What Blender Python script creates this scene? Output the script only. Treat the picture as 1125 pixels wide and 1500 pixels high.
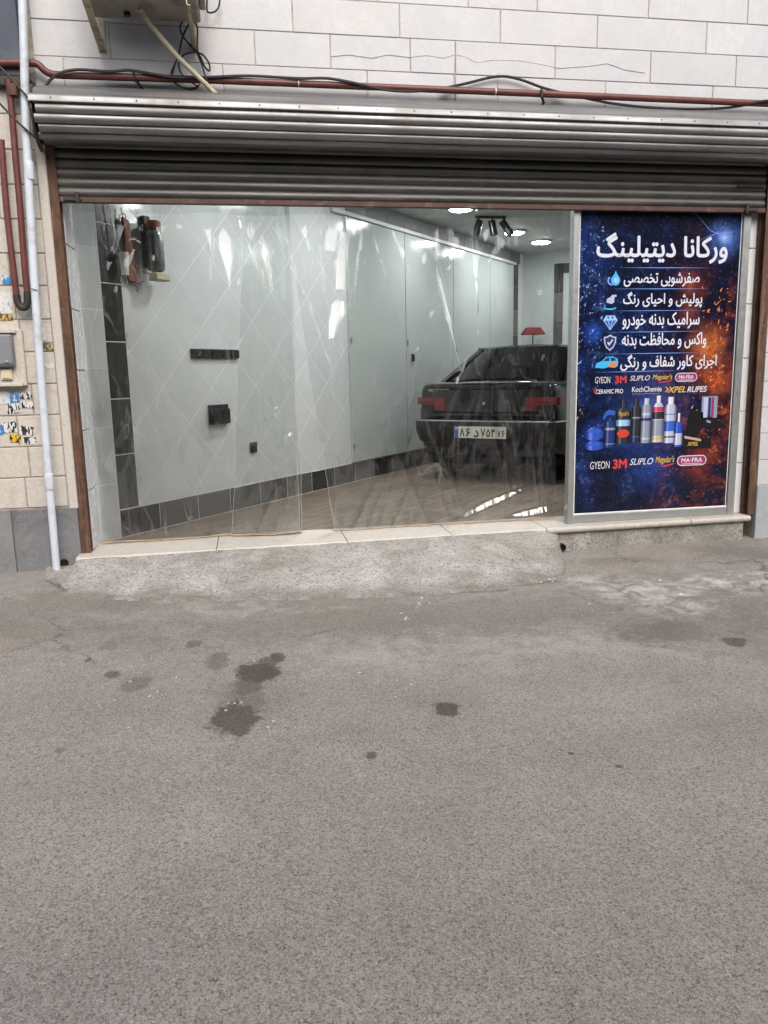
import bpy, math, random
from mathutils import Vector, Matrix, noise
random.seed(11)
R = math.radians
sc = bpy.context.scene
C = sc.collection
for o in list(bpy.data.objects): bpy.data.objects.remove(o)

# ------------------------------------------------------------------ camera
YAW, PITCH, ROLL = R(9.8), R(10.25), R(1.23)
fw = Vector((math.sin(YAW)*math.cos(PITCH), math.cos(YAW)*math.cos(PITCH), -math.sin(PITCH)))
rt = Vector((math.cos(YAW), -math.sin(YAW), 0)); up = rt.cross(fw)
rt, up = rt*math.cos(ROLL) - up*math.sin(ROLL), up*math.cos(ROLL) + rt*math.sin(ROLL)
cd = bpy.data.cameras.new('camera'); cam = bpy.data.objects.new('camera', cd); C.objects.link(cam)
cam.matrix_world = Matrix((( rt.x, up.x, -fw.x, 0.0), (rt.y, up.y, -fw.y, -5.17), (rt.z, up.z, -fw.z, 1.12), (0, 0, 0, 1)))
cd.sensor_fit = 'VERTICAL'; cd.sensor_height = 24.0; cd.lens = 24.0*1127/1500; cd.clip_start = .05; cd.clip_end = 400
sc.camera = cam
# ------------------------------------------------------------------ sky, sun, exposure
w = bpy.data.worlds.new('World'); sc.world = w; w.use_nodes = True
nt = w.node_tree; nt.nodes.clear()
sky = nt.nodes.new('ShaderNodeTexSky'); sky.sky_type = 'NISHITA'; sky.sun_disc = False
sky.sun_elevation = R(46); sky.sun_rotation = R(172); sky.air_density = 1.0; sky.dust_density = 5.0; sky.ozone_density = 1.0
hs = nt.nodes.new('ShaderNodeHueSaturation'); hs.inputs['Saturation'].default_value = .8
bg = nt.nodes.new('ShaderNodeBackground'); bg.inputs['Strength'].default_value = .15
wo = nt.nodes.new('ShaderNodeOutputWorld')
nt.links.new(sky.outputs[0], hs.inputs['Color']); nt.links.new(hs.outputs[0], bg.inputs[0]); nt.links.new(bg.outputs[0], wo.inputs[0])
sd = bpy.data.lights.new('sun', 'SUN'); sd.energy = .7; sd.angle = R(30); sd.color = (1, .99, .975)
sun = bpy.data.objects.new('sun', sd); C.objects.link(sun)
sun.rotation_euler = (R(44), 0, R(8))
vs = sc.view_settings; vs.view_transform = 'Standard'; vs.look = 'None'; vs.gamma = 1; vs.use_curve_mapping = False
vs.exposure = 0.65
sc.render.engine = 'CYCLES'
cy = sc.cycles; cy.use_denoising = True; cy.max_bounces = 7; cy.diffuse_bounces = 3; cy.transparent_max_bounces = 14; cy.glossy_bounces = 3; cy.adaptive_threshold = .02
cy.sample_clamp_indirect = 6; cy.caustics_reflective = False; cy.caustics_refractive = False

# ------------------------------------------------------------------ node helpers
def new_mat(name):
    m = bpy.data.materials.new(name); m.use_nodes = True
    m.node_tree.nodes.clear()
    out = m.node_tree.nodes.new('ShaderNodeOutputMaterial')
    return m, m.node_tree, out
class G:
    """small wrapper that wires shader nodes"""
    def __init__(s, nt): s.nt = nt
    def n(s, t, **kw):
        nd = s.nt.nodes.new(t)
        for k, v in kw.items(): setattr(nd, k, v)
        return nd
    def put(s, sock, v):
        if hasattr(v, 'links') or isinstance(v, bpy.types.NodeSocket): s.nt.links.new(v, sock)
        else:
            if isinstance(v, (tuple, list)) and len(v) == 3 and sock.type == 'RGBA': v = (*v, 1)
            sock.default_value = v
    def math(s, op, a, b=0.0, c=None, clamp=False):
        nd = s.n('ShaderNodeMath', operation=op, use_clamp=clamp); s.put(nd.inputs[0], a); s.put(nd.inputs[1], b)
        if c is not None: s.put(nd.inputs[2], c)
        return nd.outputs[0]
    def vmath(s, op, a, b=(0, 0, 0)):
        nd = s.n('ShaderNodeVectorMath', operation=op); s.put(nd.inputs[0], a); s.put(nd.inputs[1], b)
        return nd.outputs['Value'] if op in ('LENGTH', 'DOT_PRODUCT', 'DISTANCE') else nd.outputs[0]
    def noise(s, vec, scale, detail=4, rough=.55, dist=0):
        nd = s.n('ShaderNodeTexNoise'); s.put(nd.inputs['Vector'], vec)
        nd.inputs['Scale'].default_value = scale; nd.inputs['Detail'].default_value = detail
        nd.inputs['Roughness'].default_value = rough; nd.inputs['Distortion'].default_value = dist
        return nd.outputs['Fac']
    def vor(s, vec, scale, feature='F1', out='Distance', rnd=1):
        nd = s.n('ShaderNodeTexVoronoi', feature=feature); s.put(nd.inputs['Vector'], vec)
        nd.inputs['Scale'].default_value = scale; nd.inputs['Randomness'].default_value = rnd
        return nd.outputs[out]
    def rng(s, v, a, b, c=0.0, d=1.0):
        nd = s.n('ShaderNodeMapRange'); s.put(nd.inputs[0], v)
        for i, x in enumerate((a, b, c, d)): nd.inputs[1+i].default_value = x
        return nd.outputs[0]
    def mix(s, f, a, b, mode='MIX'):
        nd = s.n('ShaderNodeMix', data_type='RGBA', blend_type=mode); s.put(nd.inputs[0], f)
        s.put(nd.inputs[6], a); s.put(nd.inputs[7], b); return nd.outputs[2]
    def scale(s, vec, v): return s.vmath('MULTIPLY', vec, v)
    def obj(s, rnd=False):
        v = s.n('ShaderNodeTexCoord').outputs['Object']
        if rnd:
            r = s.n('ShaderNodeObjectInfo').outputs['Random']
            cb = s.n('ShaderNodeCombineXYZ')
            for i, k in enumerate((37., 61., 23.)): s.nt.links.new(s.math('MULTIPLY', r, k), cb.inputs[i])
            v = s.vmath('ADD', v, cb.outputs[0])
        return v
    def rand(s): return s.n('ShaderNodeObjectInfo').outputs['Random']
    def pos(s): return s.n('ShaderNodeNewGeometry').outputs['Position']
    def sep(s, v):
        nd = s.n('ShaderNodeSeparateXYZ'); s.put(nd.inputs[0], v); return nd.outputs
    def bump(s, h, strength=.3, dist=.01):
        nd = s.n('ShaderNodeBump'); s.put(nd.inputs['Height'], h)
        nd.inputs['Strength'].default_value = strength; nd.inputs['Distance'].default_value = dist
        return nd.outputs[0]
    def bsdf(s, col, rough=.5, metal=0., bump=None, spec=.5, coat=0., trans=0., ior=1.45):
        nd = s.n('ShaderNodeBsdfPrincipled')
        s.put(nd.inputs['Base Color'], col); s.put(nd.inputs['Roughness'], rough); s.put(nd.inputs['Metallic'], metal)
        nd.inputs['Specular IOR Level'].default_value = spec; nd.inputs['Coat Weight'].default_value = coat
        nd.inputs['Coat Roughness'].default_value = .04
        nd.inputs['Transmission Weight'].default_value = trans; nd.inputs['IOR'].default_value = ior
        if bump is not None: s.nt.links.new(bump, nd.inputs['Normal'])
        return nd.outputs[0]
def simple(name, col, rough=.5, metal=0., var=.15, scale=8., bumpy=0., spec=.5, coat=0., dirt=None, rnd=False):
    """plain coloured material with mottling, optional dirt colour and relief"""
    m, t, out = new_mat(name); g = G(t); v = g.obj(rnd)
    a = g.noise(v, scale, 5, .6)
    c1 = tuple(x*(1-var) for x in col); c2 = tuple(min(1, x*(1+var)) for x in col)
    c = g.mix(g.rng(a, .3, .7), c1, c2)
    if dirt:
        dcol, amt, dsc = dirt
        dm = g.rng(g.noise(v, dsc, 6, .65, .4), .62-amt*.3, .75-amt*.1)
        c = g.mix(g.math('MULTIPLY', dm, .85), c, dcol)
    b = g.bump(g.noise(v, scale*12, 3, .6), bumpy, .004) if bumpy else None
    rr = g.rng(g.noise(v, scale*2.3, 3), .3, .7, max(.02, rough-.08), min(1, rough+.1))
    t.links.new(g.bsdf(c, rr, metal, b, spec, coat), out.inputs[0]); return m
M = {}
def marble(name, base, vein, stain, rough=.35, stain_amt=.5, blue=(.62, .66, .72)):
    m, t, out = new_mat(name); g = G(t); v = g.obj(True)
    n1 = g.noise(v, 2.2, 6, .6, 1.2); n2 = g.noise(v, 9, 6, .65, 2.0)
    c = g.mix(g.rng(n1, .35, .7), base, blue)
    vm = g.math('ABSOLUTE', g.math('SUBTRACT', n2, .5))
    c = g.mix(g.rng(vm, .0, .05, .55, 0), c, vein)
    c = g.mix(g.rng(g.noise(g.scale(v, (1.2, 1, .25)), 3.0, 5, .65, .5), .56, .78, 0, .2), c, stain)
    st = g.rng(g.noise(v, 5, 5, .7, .8), .55, .78, 0, stain_amt)
    c = g.mix(st, c, stain)
    c = g.mix(g.rng(g.rand(), 0, 1, 0, .34), c, (.47, .455, .43))
    b = g.bump(g.noise(v, 60, 4, .6), .12, .003)
    t.links.new(g.bsdf(c, g.rng(n2, .3, .7, rough-.08, rough+.18), 0, b), out.inputs[0]); M[name] = m
marble('marble_white', (.56, .57, .585), (.47, .46, .455), (.48, .42, .36), .42, .38, (.47, .495, .53))
marble('marble_beige', (.56, .515, .45), (.40, .35, .30), (.36, .27, .19), .5, .55, (.55, .52, .48))
marble('marble_sill', (.52, .48, .42), (.34, .30, .26), (.28, .22, .16), .5, .75, (.46, .44, .41))
marble('plinth_stone', (.085, .092, .105), (.22, .23, .24), (.22, .20, .17), .4, .5, (.17, .18, .19))
marble('plinth_pale', (.30, .33, .36), (.42, .44, .46), (.40, .37, .33), .4, .4, (.36, .39, .42))
marble('black_tile', (.007, .0075, .009), (.03, .03, .034), (.012, .012, .012), .14, .3, (.010, .011, .013))
M['white_tile'] = simple('white_tile', (.71, .73, .735), .13, 0, .05, 3, .03, rnd=True)
M['jamb_tile'] = simple('jamb_tile', (.72, .73, .74), .25, 0, .04, 4, .03, rnd=True)
M['grout'] = simple('grout', (.42, .35, .29), .95, 0, .3, 20, .3)
M['grout_white'] = simple('grout_white', (.93, .93, .91), .9, 0, .1, 30)
M['grout_dirty'] = simple('grout_dirty', (.34, .29, .24), .95, 0, .35, 25, .4)
M['render'] = simple('render', (.30, .29, .27), .95, 0, .2, 6, .4)
M['pvc'] = simple('pvc', (.60, .66, .73), .35, 0, .08, 6, 0, dirt=((.38, .36, .33), .42, 6))
M['red_pipe'] = simple('red_pipe', (.135, .042, .036), .42, 0, .25, 9, .1, dirt=((.07, .035, .028), .3, 14))
M['cable'] = simple('cable', (.012, .012, .014), .45, 0, .3, 20)
M['wire'] = simple('wire', (.045, .038, .035), .6, 0, .3, 20)
M['cream_metal'] = simple('cream_metal', (.50, .45, .34), .5, .0, .15, 10, .1, dirt=((.16, .10, .06), .35, 16))
M['ac_body'] = simple('ac_body', (.33, .31, .27), .6, 0, .15, 5, .1, dirt=((.17, .13, .10), .3, 7))
M['rail_brown'] = simple('rail_brown', (.085, .045, .036), .5, .1, .25, 12, .1, dirt=((.20, .16, .13), .25, 10))
M['dark_metal'] = simple('dark_metal', (.05, .045, .04), .55, .4, .3, 14, .1)
M['alu'] = simple('alu', (.44, .46, .455), .38, .75, .06, 12, .03)
M['panel_white'] = simple('panel_white', (.53, .57, .56), .14, 0, .04, 2, .02)
M['ceiling'] = simple('ceiling', (.60, .62, .60), .7, 0, .05, 3)
M['black_plastic'] = simple('black_plastic', (.012, .012, .013), .22, 0, .2, 20)
M['rubber'] = simple('rubber', (.018, .018, .018), .8, 0, .2, 30, .2)
M['blue_panel'] = simple('blue_panel', (.045, .06, .085), .35, .1, .2, 4, .05, dirt=((.10, .11, .12), .2, 4))
M['orange'] = simple('orange', (.24, .075, .03), .5, 0, .2, 15)
M['canister'] = simple('canister', (.17, .19, .18), .3, .3, .2, 12)
M['cream'] = simple('cream', (.60, .55, .38), .5, 0, .12, 12)
M['meter_box'] = simple('meter_box', (.24, .25, .27), .5, .3, .12, 8, .1, dirt=((.12, .10, .08), .2, 12))
M['red_sheet'] = simple('red_sheet', (.20, .022, .02), .4, 0, .12, 12)
M['white_plastic'] = simple('white_plastic', (.75, .75, .73), .4, 0, .05, 10)
M['crack'] = simple('crack', (.40, .37, .34), .9, 0, .3, 30)
M['film_edge'] = simple('film_edge', (.55, .56, .54), .3, 0, .2, 30)
M['hem'] = simple('hem', (.36, .24, .14), .5, 0, .3, 14)
M['black_hole'] = simple('black_hole', (.006, .006, .006), .9)
M['opp'] = simple('opp', (.13, .115, .10), .9, 0, .15, 2, .2)
M['chip'] = simple('chip', (.45, .435, .41), .8, 0, .4, 60)

def rust():
    m, t, out = new_mat('rust'); g = G(t); v = g.obj()
    a = g.noise(v, 14, 7, .7); b = g.noise(g.scale(v, (6, 6, 1)), 5, 5, .6)
    c = g.mix(g.rng(a, .3, .7), (.070, .038, .026), (.165, .085, .050))
    c = g.mix(g.rng(b, .48, .66, 0, .85), c, (.045, .028, .022)); c = g.mix(g.rng(g.noise(g.scale(v, (9, 9, .6)), 4, 4, .6), .56, .70, 0, .55), c, (.24, .19, .15))
    c = g.mix(g.rng(g.noise(v, 30, 4, .7), .62, .72, 0, .6), c, (.30, .23, .17))
    t.links.new(g.bsdf(c, .75, .15, g.bump(a, .4, .004)), out.inputs[0]); M['rust'] = m
rust()
def galv(name, c1, c2, rough):
    m, t, out = new_mat(name); g = G(t); v = g.obj()
    a = g.noise(g.scale(v, (.6, 8, 8)), 3, 6, .65); b = g.noise(g.scale(v, (1.2, .4, .4)), 2.0, 4, .6)
    c = g.mix(g.rng(a, .3, .7), c1, c2)
    c = g.mix(g.rng(b, .45, .68, 0, .6), c, (.19, .178, .16))
    c = g.mix(g.rng(g.noise(v, 26, 5, .7), .64, .74, 0, .7), c, (.13, .10, .08))
    t.links.new(g.bsdf(c, g.rng(b, .3, .7, rough-.08, rough+.15), .85, g.bump(g.noise(g.scale(v, (.3, 1, 1)), 20, 3), .08, .004)), out.inputs[0]); M[name] = m
galv('galvanised', (.17, .175, .18), (.33, .335, .34), .46)
galv('shutter_steel_shaded', (.085, .085, .082), (.15, .15, .145), .45)  # dark copy of the galvanised steel: grime plus the shade under the coil

def film():
    m, t, out = new_mat('clear_film'); g = G(t); v = g.obj()
    s = g.scale(v, (1, 1, .16))
    fine = g.noise(s, 26, 3, .6, .5); scr = g.noise(g.scale(v, (1, 1, .05)), 90, 2, .6)
    cr = g.vor(g.vmath('ADD', v, g.scale(g.n('ShaderNodeTexNoise').outputs['Color'], (.1, .1, .1))), 7, 'DISTANCE_TO_EDGE')
    h = g.math('ADD', g.math('MULTIPLY', fine, .6), g.math('MULTIPLY', g.rng(cr, 0, .06, 1, 0), .10))
    b = g.bump(h, .06, .02)
    fr = g.n('ShaderNodeFresnel'); fr.inputs['IOR'].default_value = 1.66; t.links.new(b, fr.inputs['Normal'])
    tr = g.n('ShaderNodeBsdfTransparent'); tr.inputs[0].default_value = (.97, .985, .975, 1)
    gl = g.n('ShaderNodeBsdfGlossy'); gl.inputs['Roughness'].default_value = .025; t.links.new(b, gl.inputs['Normal'])
    df = g.n('ShaderNodeBsdfDiffuse'); df.inputs[0].default_value = (.80, .81, .79, 1)
    mx = g.n('ShaderNodeMixShader'); t.links.new(g.math('MULTIPLY', fr.outputs[0], 1.85, clamp=True), mx.inputs[0])
    t.links.new(tr.outputs[0], mx.inputs[1]); t.links.new(gl.outputs[0], mx.inputs[2])
    ln = None
    for k, (sx, sz, off, sc_) in enumerate(((1, .10, 0, 8), (.9, .05, 11, 17), (1, .35, 5, 4))):
        nn = g.noise(g.vmath('ADD', g.scale(v, (sx, 1, sz)), (off, 0, off*.7)), sc_, 1, .5, .25)
        l_ = g.math('MULTIPLY', g.rng(g.math('ABSOLUTE', g.math('SUBTRACT', nn, .5)), 0, .010, 1, 0), g.rng(g.noise(g.vmath('ADD', v, (off, 3, k)), 3.2, 3, .6), .46, .66))
        ln = l_ if ln is None else g.math('MAXIMUM', ln, l_)  # pale lines mixed into the film, painting the glints along its wrinkles
    hz = g.math('ADD', g.rng(g.noise(g.scale(v, (1, 1, .5)), 2.2, 4, .6), .4, .75, .001, .014), g.math('ADD', g.rng(scr, .60, .78, 0, .03), g.math('ADD', g.math('MULTIPLY', ln, .10), g.rng(cr, 0, .006, .035, 0))))
    m2 = g.n('ShaderNodeMixShader'); t.links.new(hz, m2.inputs[0])
    t.links.new(mx.outputs[0], m2.inputs[1]); t.links.new(df.outputs[0], m2.inputs[2])
    t.links.new(m2.outputs[0], out.inputs[0]); M['film'] = m
film()
def emis(name, col, s):
    m, t, out = new_mat(name); e = t.nodes.new('ShaderNodeEmission'); e.inputs[0].default_value = (*col, 1); e.inputs[1].default_value = s
    t.links.new(e.outputs[0], out.inputs[0]); M[name] = m
emis('led', (.97, 1.0, .985), 72.)
def flat(name, col, rough=.35):
    m, t, out = new_mat(name); g = G(t)
    t.links.new(g.bsdf(col, rough), out.inputs[0]); M[name] = m
for nm, c in dict(p_white=(.62, .64, .75), p_logo=(.60, .60, .64), p_red=(.55, .05, .03), p_gold=(.58, .38, .06), p_orange=(.65, .22, .04),
                  p_cyan=(.05, .42, .75), p_blue=(.03, .10, .42), p_deep=(.015, .03, .12), p_black=(.008, .008, .010), p_grey=(.24, .27, .36),
                  p_pale=(.42, .46, .62), p_pink=(.50, .05, .12), p_mag=(.28, .03, .12), p_tan=(.45, .33, .22), p_ice=(.30, .50, .75), p_towel=(.02, .06, .36),
                  p_fire=(.80, .26, .08), p_spark=(.18, .35, .85), plate_white=(.66, .66, .58), plate_blue=(.03, .10, .42), ink=(.01, .01, .01), chrome_ink=(.45, .45, .45)).items():
    flat(nm, c)
def flat_round(name, col):
    """printed picture of a round bottle: ink shaded from rim to rim"""
    m, t, out = new_mat(name+'_round'); g = G(t)
    gx = g.sep(g.n('ShaderNodeTexCoord').outputs['Generated'])[0]
    k = g.math('MULTIPLY', g.math('MULTIPLY', gx, g.math('SUBTRACT', 1.0, gx)), 4.0)
    c = g.mix(g.rng(k, .1, .9), tuple(x*.22 for x in col), col)
    hl = g.rng(g.math('ABSOLUTE', g.math('SUBTRACT', gx, .3)), .03, .12, .55, 0)
    c = g.mix(hl, c, tuple(min(1, x*1.6+.12) for x in col))
    t.links.new(g.bsdf(c, .25), out.inputs[0]); M[name+'_round'] = m
for nm, c in dict(p_white=(.62, .64, .75), p_black=(.03, .03, .04), p_grey=(.24, .27, .36), p_pale=(.42, .46, .62), p_pink=(.50, .05, .12), p_deep=(.02, .04, .16), p_ice=(.30, .50, .75),
                  p_towel=(.03, .08, .45), p_blue=(.04, .12, .50), p_gold=(.58, .38, .06), p_spark=(.18, .35, .85)).items(): flat_round(nm, c)
def poster_mat():
    m, t, out = new_mat('poster_print'); g = G(t); v = g.obj()
    X, Y, Z = g.sep(v)[:3]
    n1 = g.noise(v, 2.1, 8, .68, .6); n2 = g.noise(g.vmath('ADD', v, (5, 3, 9)), 3.2, 8, .72, .8); n3 = g.noise(v, 11, 6, .75, 1.0)
    left = g.rng(X, .15, .95, 1, .0); right = g.rng(X, .55, 1.12, 0, 1)
    edge = g.rng(g.math('ABSOLUTE', g.math('SUBTRACT', X, .62)), .2, .62, .25, 1)
    low = g.rng(Z, 1.0, 2.0, 1, .75)
    bl = g.math('MULTIPLY', g.math('MULTIPLY', g.rng(n1, .46, .72), left), g.math('ADD', .35, g.math('MULTIPLY', edge, .65)))
    rd = g.math('MULTIPLY', g.math('MULTIPLY', g.rng(n2, .47, .72), right), g.rng(Z, 1.35, 1.8, 1, .1))
    c = g.mix(g.rng(n3, .35, .75), (.004, .005, .012), (.010, .014, .040))
    c = g.mix(bl, c, (.014, .042, .22)); c = g.mix(rd, c, (.24, .035, .012))
    hot = g.math('MULTIPLY', rd, g.rng(n3, .52, .68)); c = g.mix(hot, c, (.95, .26, .06))
    cold = g.math('MULTIPLY', bl, g.rng(n3, .54, .72)); c = g.mix(cold, c, (.22, .40, .95))
    for (cx, cz, r, colr, k) in [(1.10, 1.95, .20, (.10, .24, .80), .9), (1.10, 1.95, .07, (.45, .65, 1.0), .8), (.85, 1.62, .15, (.50, .10, .03), .6),
                                 (.85, 1.42, .12, (.50, .12, .04), .6), (1.02, 1.18, .24, (.85, .22, .05), .75), (.60, .78, .45, (.07, .10, .34), .75), (.40, .60, .30, (.03, .10, .45), .6), (.62, .33, .30, (.02, .08, .40), .6), (1.12, .95, .25, (.60, .12, .03), .7), (.98, .30, .18, (.42, .06, .02), .5),
                                 (.12, 1.30, .12, (.03, .12, .65), .7)]:
        dd = g.vmath('DISTANCE', g.vmath('ADD', v, g.scale(g.vmath('ADD', g.n('ShaderNodeTexNoise').outputs['Color'], (-.5, -.5, -.5)), (.1, 0, .1))), (cx, 0, cz))
        c = g.mix(g.math('MULTIPLY', g.math('POWER', g.rng(dd, 0, r, 1, 0), 1.8), g.math('MULTIPLY', g.rng(n3, .35, .6, .35, 1), k)), c, colr)
    spk = g.n('ShaderNodeTexVoronoi', feature='F1'); t.links.new(v, spk.inputs['Vector']); spk.inputs['Scale'].default_value = 46
    rc = g.sep(spk.outputs['Color'])
    sm = g.math('MULTIPLY', g.rng(spk.outputs['Distance'], .10, .28, 1, 0), g.math('GREATER_THAN', rc[0], .58))
    sm = g.math('MULTIPLY', sm, g.math('MAXIMUM', g.math('ADD', bl, rd), .12), clamp=True)
    c = g.mix(sm, c, g.mix(g.rng(X, .5, .9), (.35, .50, .95), (.95, .42, .15)))
    t.links.new(g.bsdf(c, .16, 0, None, .3), out.inputs[0]); M['poster'] = m
poster_mat()
def sticker_mat(name, paper, ink, dens):
    m, t, out = new_mat(name); g = G(t); v = g.obj(True)
    a = g.noise(g.scale(v, (3, 1, 1)), 28, 1, .4, .6); X, Y, Z = g.sep(g.obj())[:3]
    k = g.rng(a, dens, dens+.02)
    c = g.mix(k, paper, ink); c = g.mix(g.rng(g.noise(v, 12, 5, .7), .6, .7, 0, .6), c, (.50, .46, .40))
    t.links.new(g.bsdf(c, .6), out.inputs[0]); M[name] = m
sticker_mat('sticker_ink', (.62, .62, .60), (.015, .018, .03), .50)
sticker_mat('sticker_yellow', (.62, .40, .02), (.02, .015, .01), .52)
sticker_mat('sticker_blue', (.03, .22, .50), (.55, .60, .62), .60)
sticker_mat('sticker_pale', (.60, .62, .62), (.30, .36, .42), .60)
sticker_mat('sticker_gold', (.10, .07, .03), (.45, .33, .10), .52)

# ------------------------------------------------------------------ mesh builder
class MB:
    def __init__(s): s.v = []; s.f = []; s.smooth = False
    def add(s, vs, fs):
        k = len(s.v); s.v += [tuple(p) for p in vs]; s.f += [tuple(i+k for i in f) for f in fs]; return s
    def box(s, x0, x1, y0, y1, z0, z1):
        return s.add([(x0, y0, z0), (x1, y0, z0), (x1, y1, z0), (x0, y1, z0), (x0, y0, z1), (x1, y0, z1), (x1, y1, z1), (x0, y1, z1)],
                     [(3, 2, 1, 0), (4, 5, 6, 7), (0, 1, 5, 4), (1, 2, 6, 5), (2, 3, 7, 6), (3, 0, 4, 7)])
    def cbox(s, x0, x1, y0, y1, z0, z1, c=.004):
        """box whose twelve edges are chamfered"""
        xs, ys, zs = (x0, x1), (y0, y1), (z0, z1); V = []; idx = {}
        for i in (0, 1):
            for j in (0, 1):
                for k in (0, 1):
                    a, b, d = (1, -1)[i]*c, (1, -1)[j]*c, (1, -1)[k]*c
                    for ax, p in enumerate(((xs[i], ys[j]+b, zs[k]+d), (xs[i]+a, ys[j], zs[k]+d), (xs[i]+a, ys[j]+b, zs[k]))):
                        idx[(i, j, k, ax)] = len(V); V.append(p)
        F = []
        for ax in range(3):
            o1, o2 = [a for a in range(3) if a != ax]
            for sgn in (0, 1):
                q = []
                for (p, r) in ((0, 0), (1, 0), (1, 1), (0, 1)):
                    t = [0, 0, 0]; t[ax] = sgn; t[o1] = p; t[o2] = r; q.append(idx[(*t, ax)])
                if (sgn == 0) == (ax != 1): q.reverse()
                F.append(tuple(q))
        for ax in range(3):
            o1, o2 = [a for a in range(3) if a != ax]
            for p in (0, 1):
                for r in (0, 1):
                    t0 = [0, 0, 0]; t0[o1] = p; t0[o2] = r; t1 = list(t0); t1[ax] = 1
                    F.append((idx[(*t0, o1)], idx[(*t1, o1)], idx[(*t1, o2)], idx[(*t0, o2)]))
        for i in (0, 1):
            for j in (0, 1):
                for k in (0, 1): F.append(tuple(idx[(i, j, k, a)] for a in range(3)))
        return s.add(V, F)
    def prism(s, poly, y0, y1, axis='y'):
        """polygon in (a,b) extruded along an axis: y -> (a,y,b), x -> (x,a,b), z -> (a,b,z)"""
        n = len(poly); fn = {'y': lambda a, b, t: (a, t, b), 'x': lambda a, b, t: (t, a, b), 'z': lambda a, b, t: (a, b, t)}[axis]
        V = [fn(a, b, y0) for a, b in poly] + [fn(a, b, y1) for a, b in poly]
        F = [tuple(range(n)), tuple(range(2*n-1, n-1, -1))] + [((i+1) % n, i, i+n, (i+1) % n+n) for i in range(n)]
        return s.add(V, F)
    def tube(s, pts, r, seg=8, smooth=0, cap=True, rr=None):
        pts = [Vector(p) for p in pts]
        if smooth:
            q = []; P = [pts[0]*2-pts[1]] + pts + [pts[-1]*2-pts[-2]]
            for i in range(1, len(P)-2):
                for k in range(smooth):
                    t = k/smooth; a, b, c, d = P[i-1:i+3]
                    q.append(.5*((2*b)+(c-a)*t+(2*a-5*b+4*c-d)*t*t+(3*b-a-3*c+d)*t**3))
            pts = q + [pts[-1]]
        n = len(pts); V = []; F = []; ref = None
        for i, p in enumerate(pts):
            tg = (pts[min(i+1, n-1)]-pts[max(i-1, 0)]).normalized()
            if ref is None: ref = tg.orthogonal().normalized()
            ref = (ref - tg*ref.dot(tg)).normalized(); bi = tg.cross(ref)
            rad = r if rr is None else rr[min(i, len(rr)-1)]
            for k in range(seg):
                a = 2*math.pi*k/seg; V.append(p + (ref*math.cos(a)+bi*math.sin(a))*rad)
        for i in range(n-1):
            for k in range(seg):
                F.append((i*seg+k, i*seg+(k+1) % seg, (i+1)*seg+(k+1) % seg, (i+1)*seg+k))
        if cap: F += [tuple(range(seg-1, -1, -1)), tuple(range((n-1)*seg, n*seg))]
        s.smooth = True; return s.add(V, F)
    def lathe(s, prof, c=(0, 0, 0), axis='z', seg=24):
        V = []; F = []; n = len(prof)
        for r, h in prof:
            for k in range(seg):
                a = 2*math.pi*k/seg; x, y = r*math.cos(a), r*math.sin(a)
                V.append({'z': (c[0]+x, c[1]+y, c[2]+h), 'x': (c[0]+h, c[1]+x, c[2]+y), 'y': (c[0]+x, c[1]+h, c[2]+y)}[axis])
        for i in range(n-1):
            for k in range(seg): F.append((i*seg+k, i*seg+(k+1) % seg, (i+1)*seg+(k+1) % seg, (i+1)*seg+k))
        F += [tuple(range(seg-1, -1, -1)), tuple(range((n-1)*seg, n*seg))]
        s.smooth = True; return s.add(V, F)
    def grid(s, xs, ys, fn):
        V = [fn(x, y) for y in ys for x in xs]; n = len(xs)
        F = [(j*n+i, j*n+i+1, (j+1)*n+i+1, (j+1)*n+i) for j in range(len(ys)-1) for i in range(n-1)]
        s.smooth = True; return s.add(V, F)
    def loft(s, rings, cap=True, closed=True):
        n = len(rings[0]); V = [p for r in rings for p in r]; F = []
        for i in range(len(rings)-1):
            for k in range(n if closed else n-1):
                F.append((i*n+k, i*n+(k+1) % n, (i+1)*n+(k+1) % n, (i+1)*n+k))
        if cap: F += [tuple(range(n-1, -1, -1)), tuple(range((len(rings)-1)*n, len(rings)*n))]
        s.smooth = True; return s.add(V, F)
    def mesh(s, name, loc=(0, 0, 0)):
        me = bpy.data.meshes.new(name)
        me.from_pydata([(p[0]-loc[0], p[1]-loc[1], p[2]-loc[2]) for p in s.v], [], s.f)
        me.validate(); me.update()
        import bmesh
        bm = bmesh.new(); bm.from_mesh(me); bmesh.ops.recalc_face_normals(bm, faces=bm.faces); bm.to_mesh(me); bm.free()
        if s.smooth:
            me.polygons.foreach_set('use_smooth', [True]*len(me.polygons))
            try: me.set_sharp_from_angle(angle=R(38))
            except Exception: pass
        return me
def thing(name, label, cat, loc=(0, 0, 0), rotz=0., group=None):
    o = bpy.data.objects.new(name, None); C.objects.link(o); o.empty_display_size = .1
    o.location = loc; o.rotation_euler = (0, 0, rotz); tag(o, label, cat, group); o['o'] = list(loc) if rotz == 0 else [0, 0, 0]
    return o
def tag(o, label, cat, group=None):
    o['label'] = label; o['category'] = cat
    if group: o['group'] = group
    return o
def part(name, mb, mat, parent, label=None, kind=None):
    """mesh part; coordinates are world ones for unrotated things, else the thing's own"""
    org = list(parent['o']) if 'o' in parent else [0, 0, 0]
    me = mb if isinstance(mb, bpy.types.Mesh) else mb.mesh(name, org)
    if mat and not me.materials: me.materials.append(M[mat])
    o = bpy.data.objects.new(name, me); C.objects.link(o); o.parent = parent; o['o'] = org
    if label: o['label'] = label
    if kind: o['kind'] = kind
    return o
def solo(name, mb, mat, label, cat, loc=(0, 0, 0), group=None):
    me = mb.mesh(name, loc); me.materials.append(M[mat])
    o = bpy.data.objects.new(name, me); C.objects.link(o); o.location = loc
    return tag(o, label, cat, group)
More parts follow.
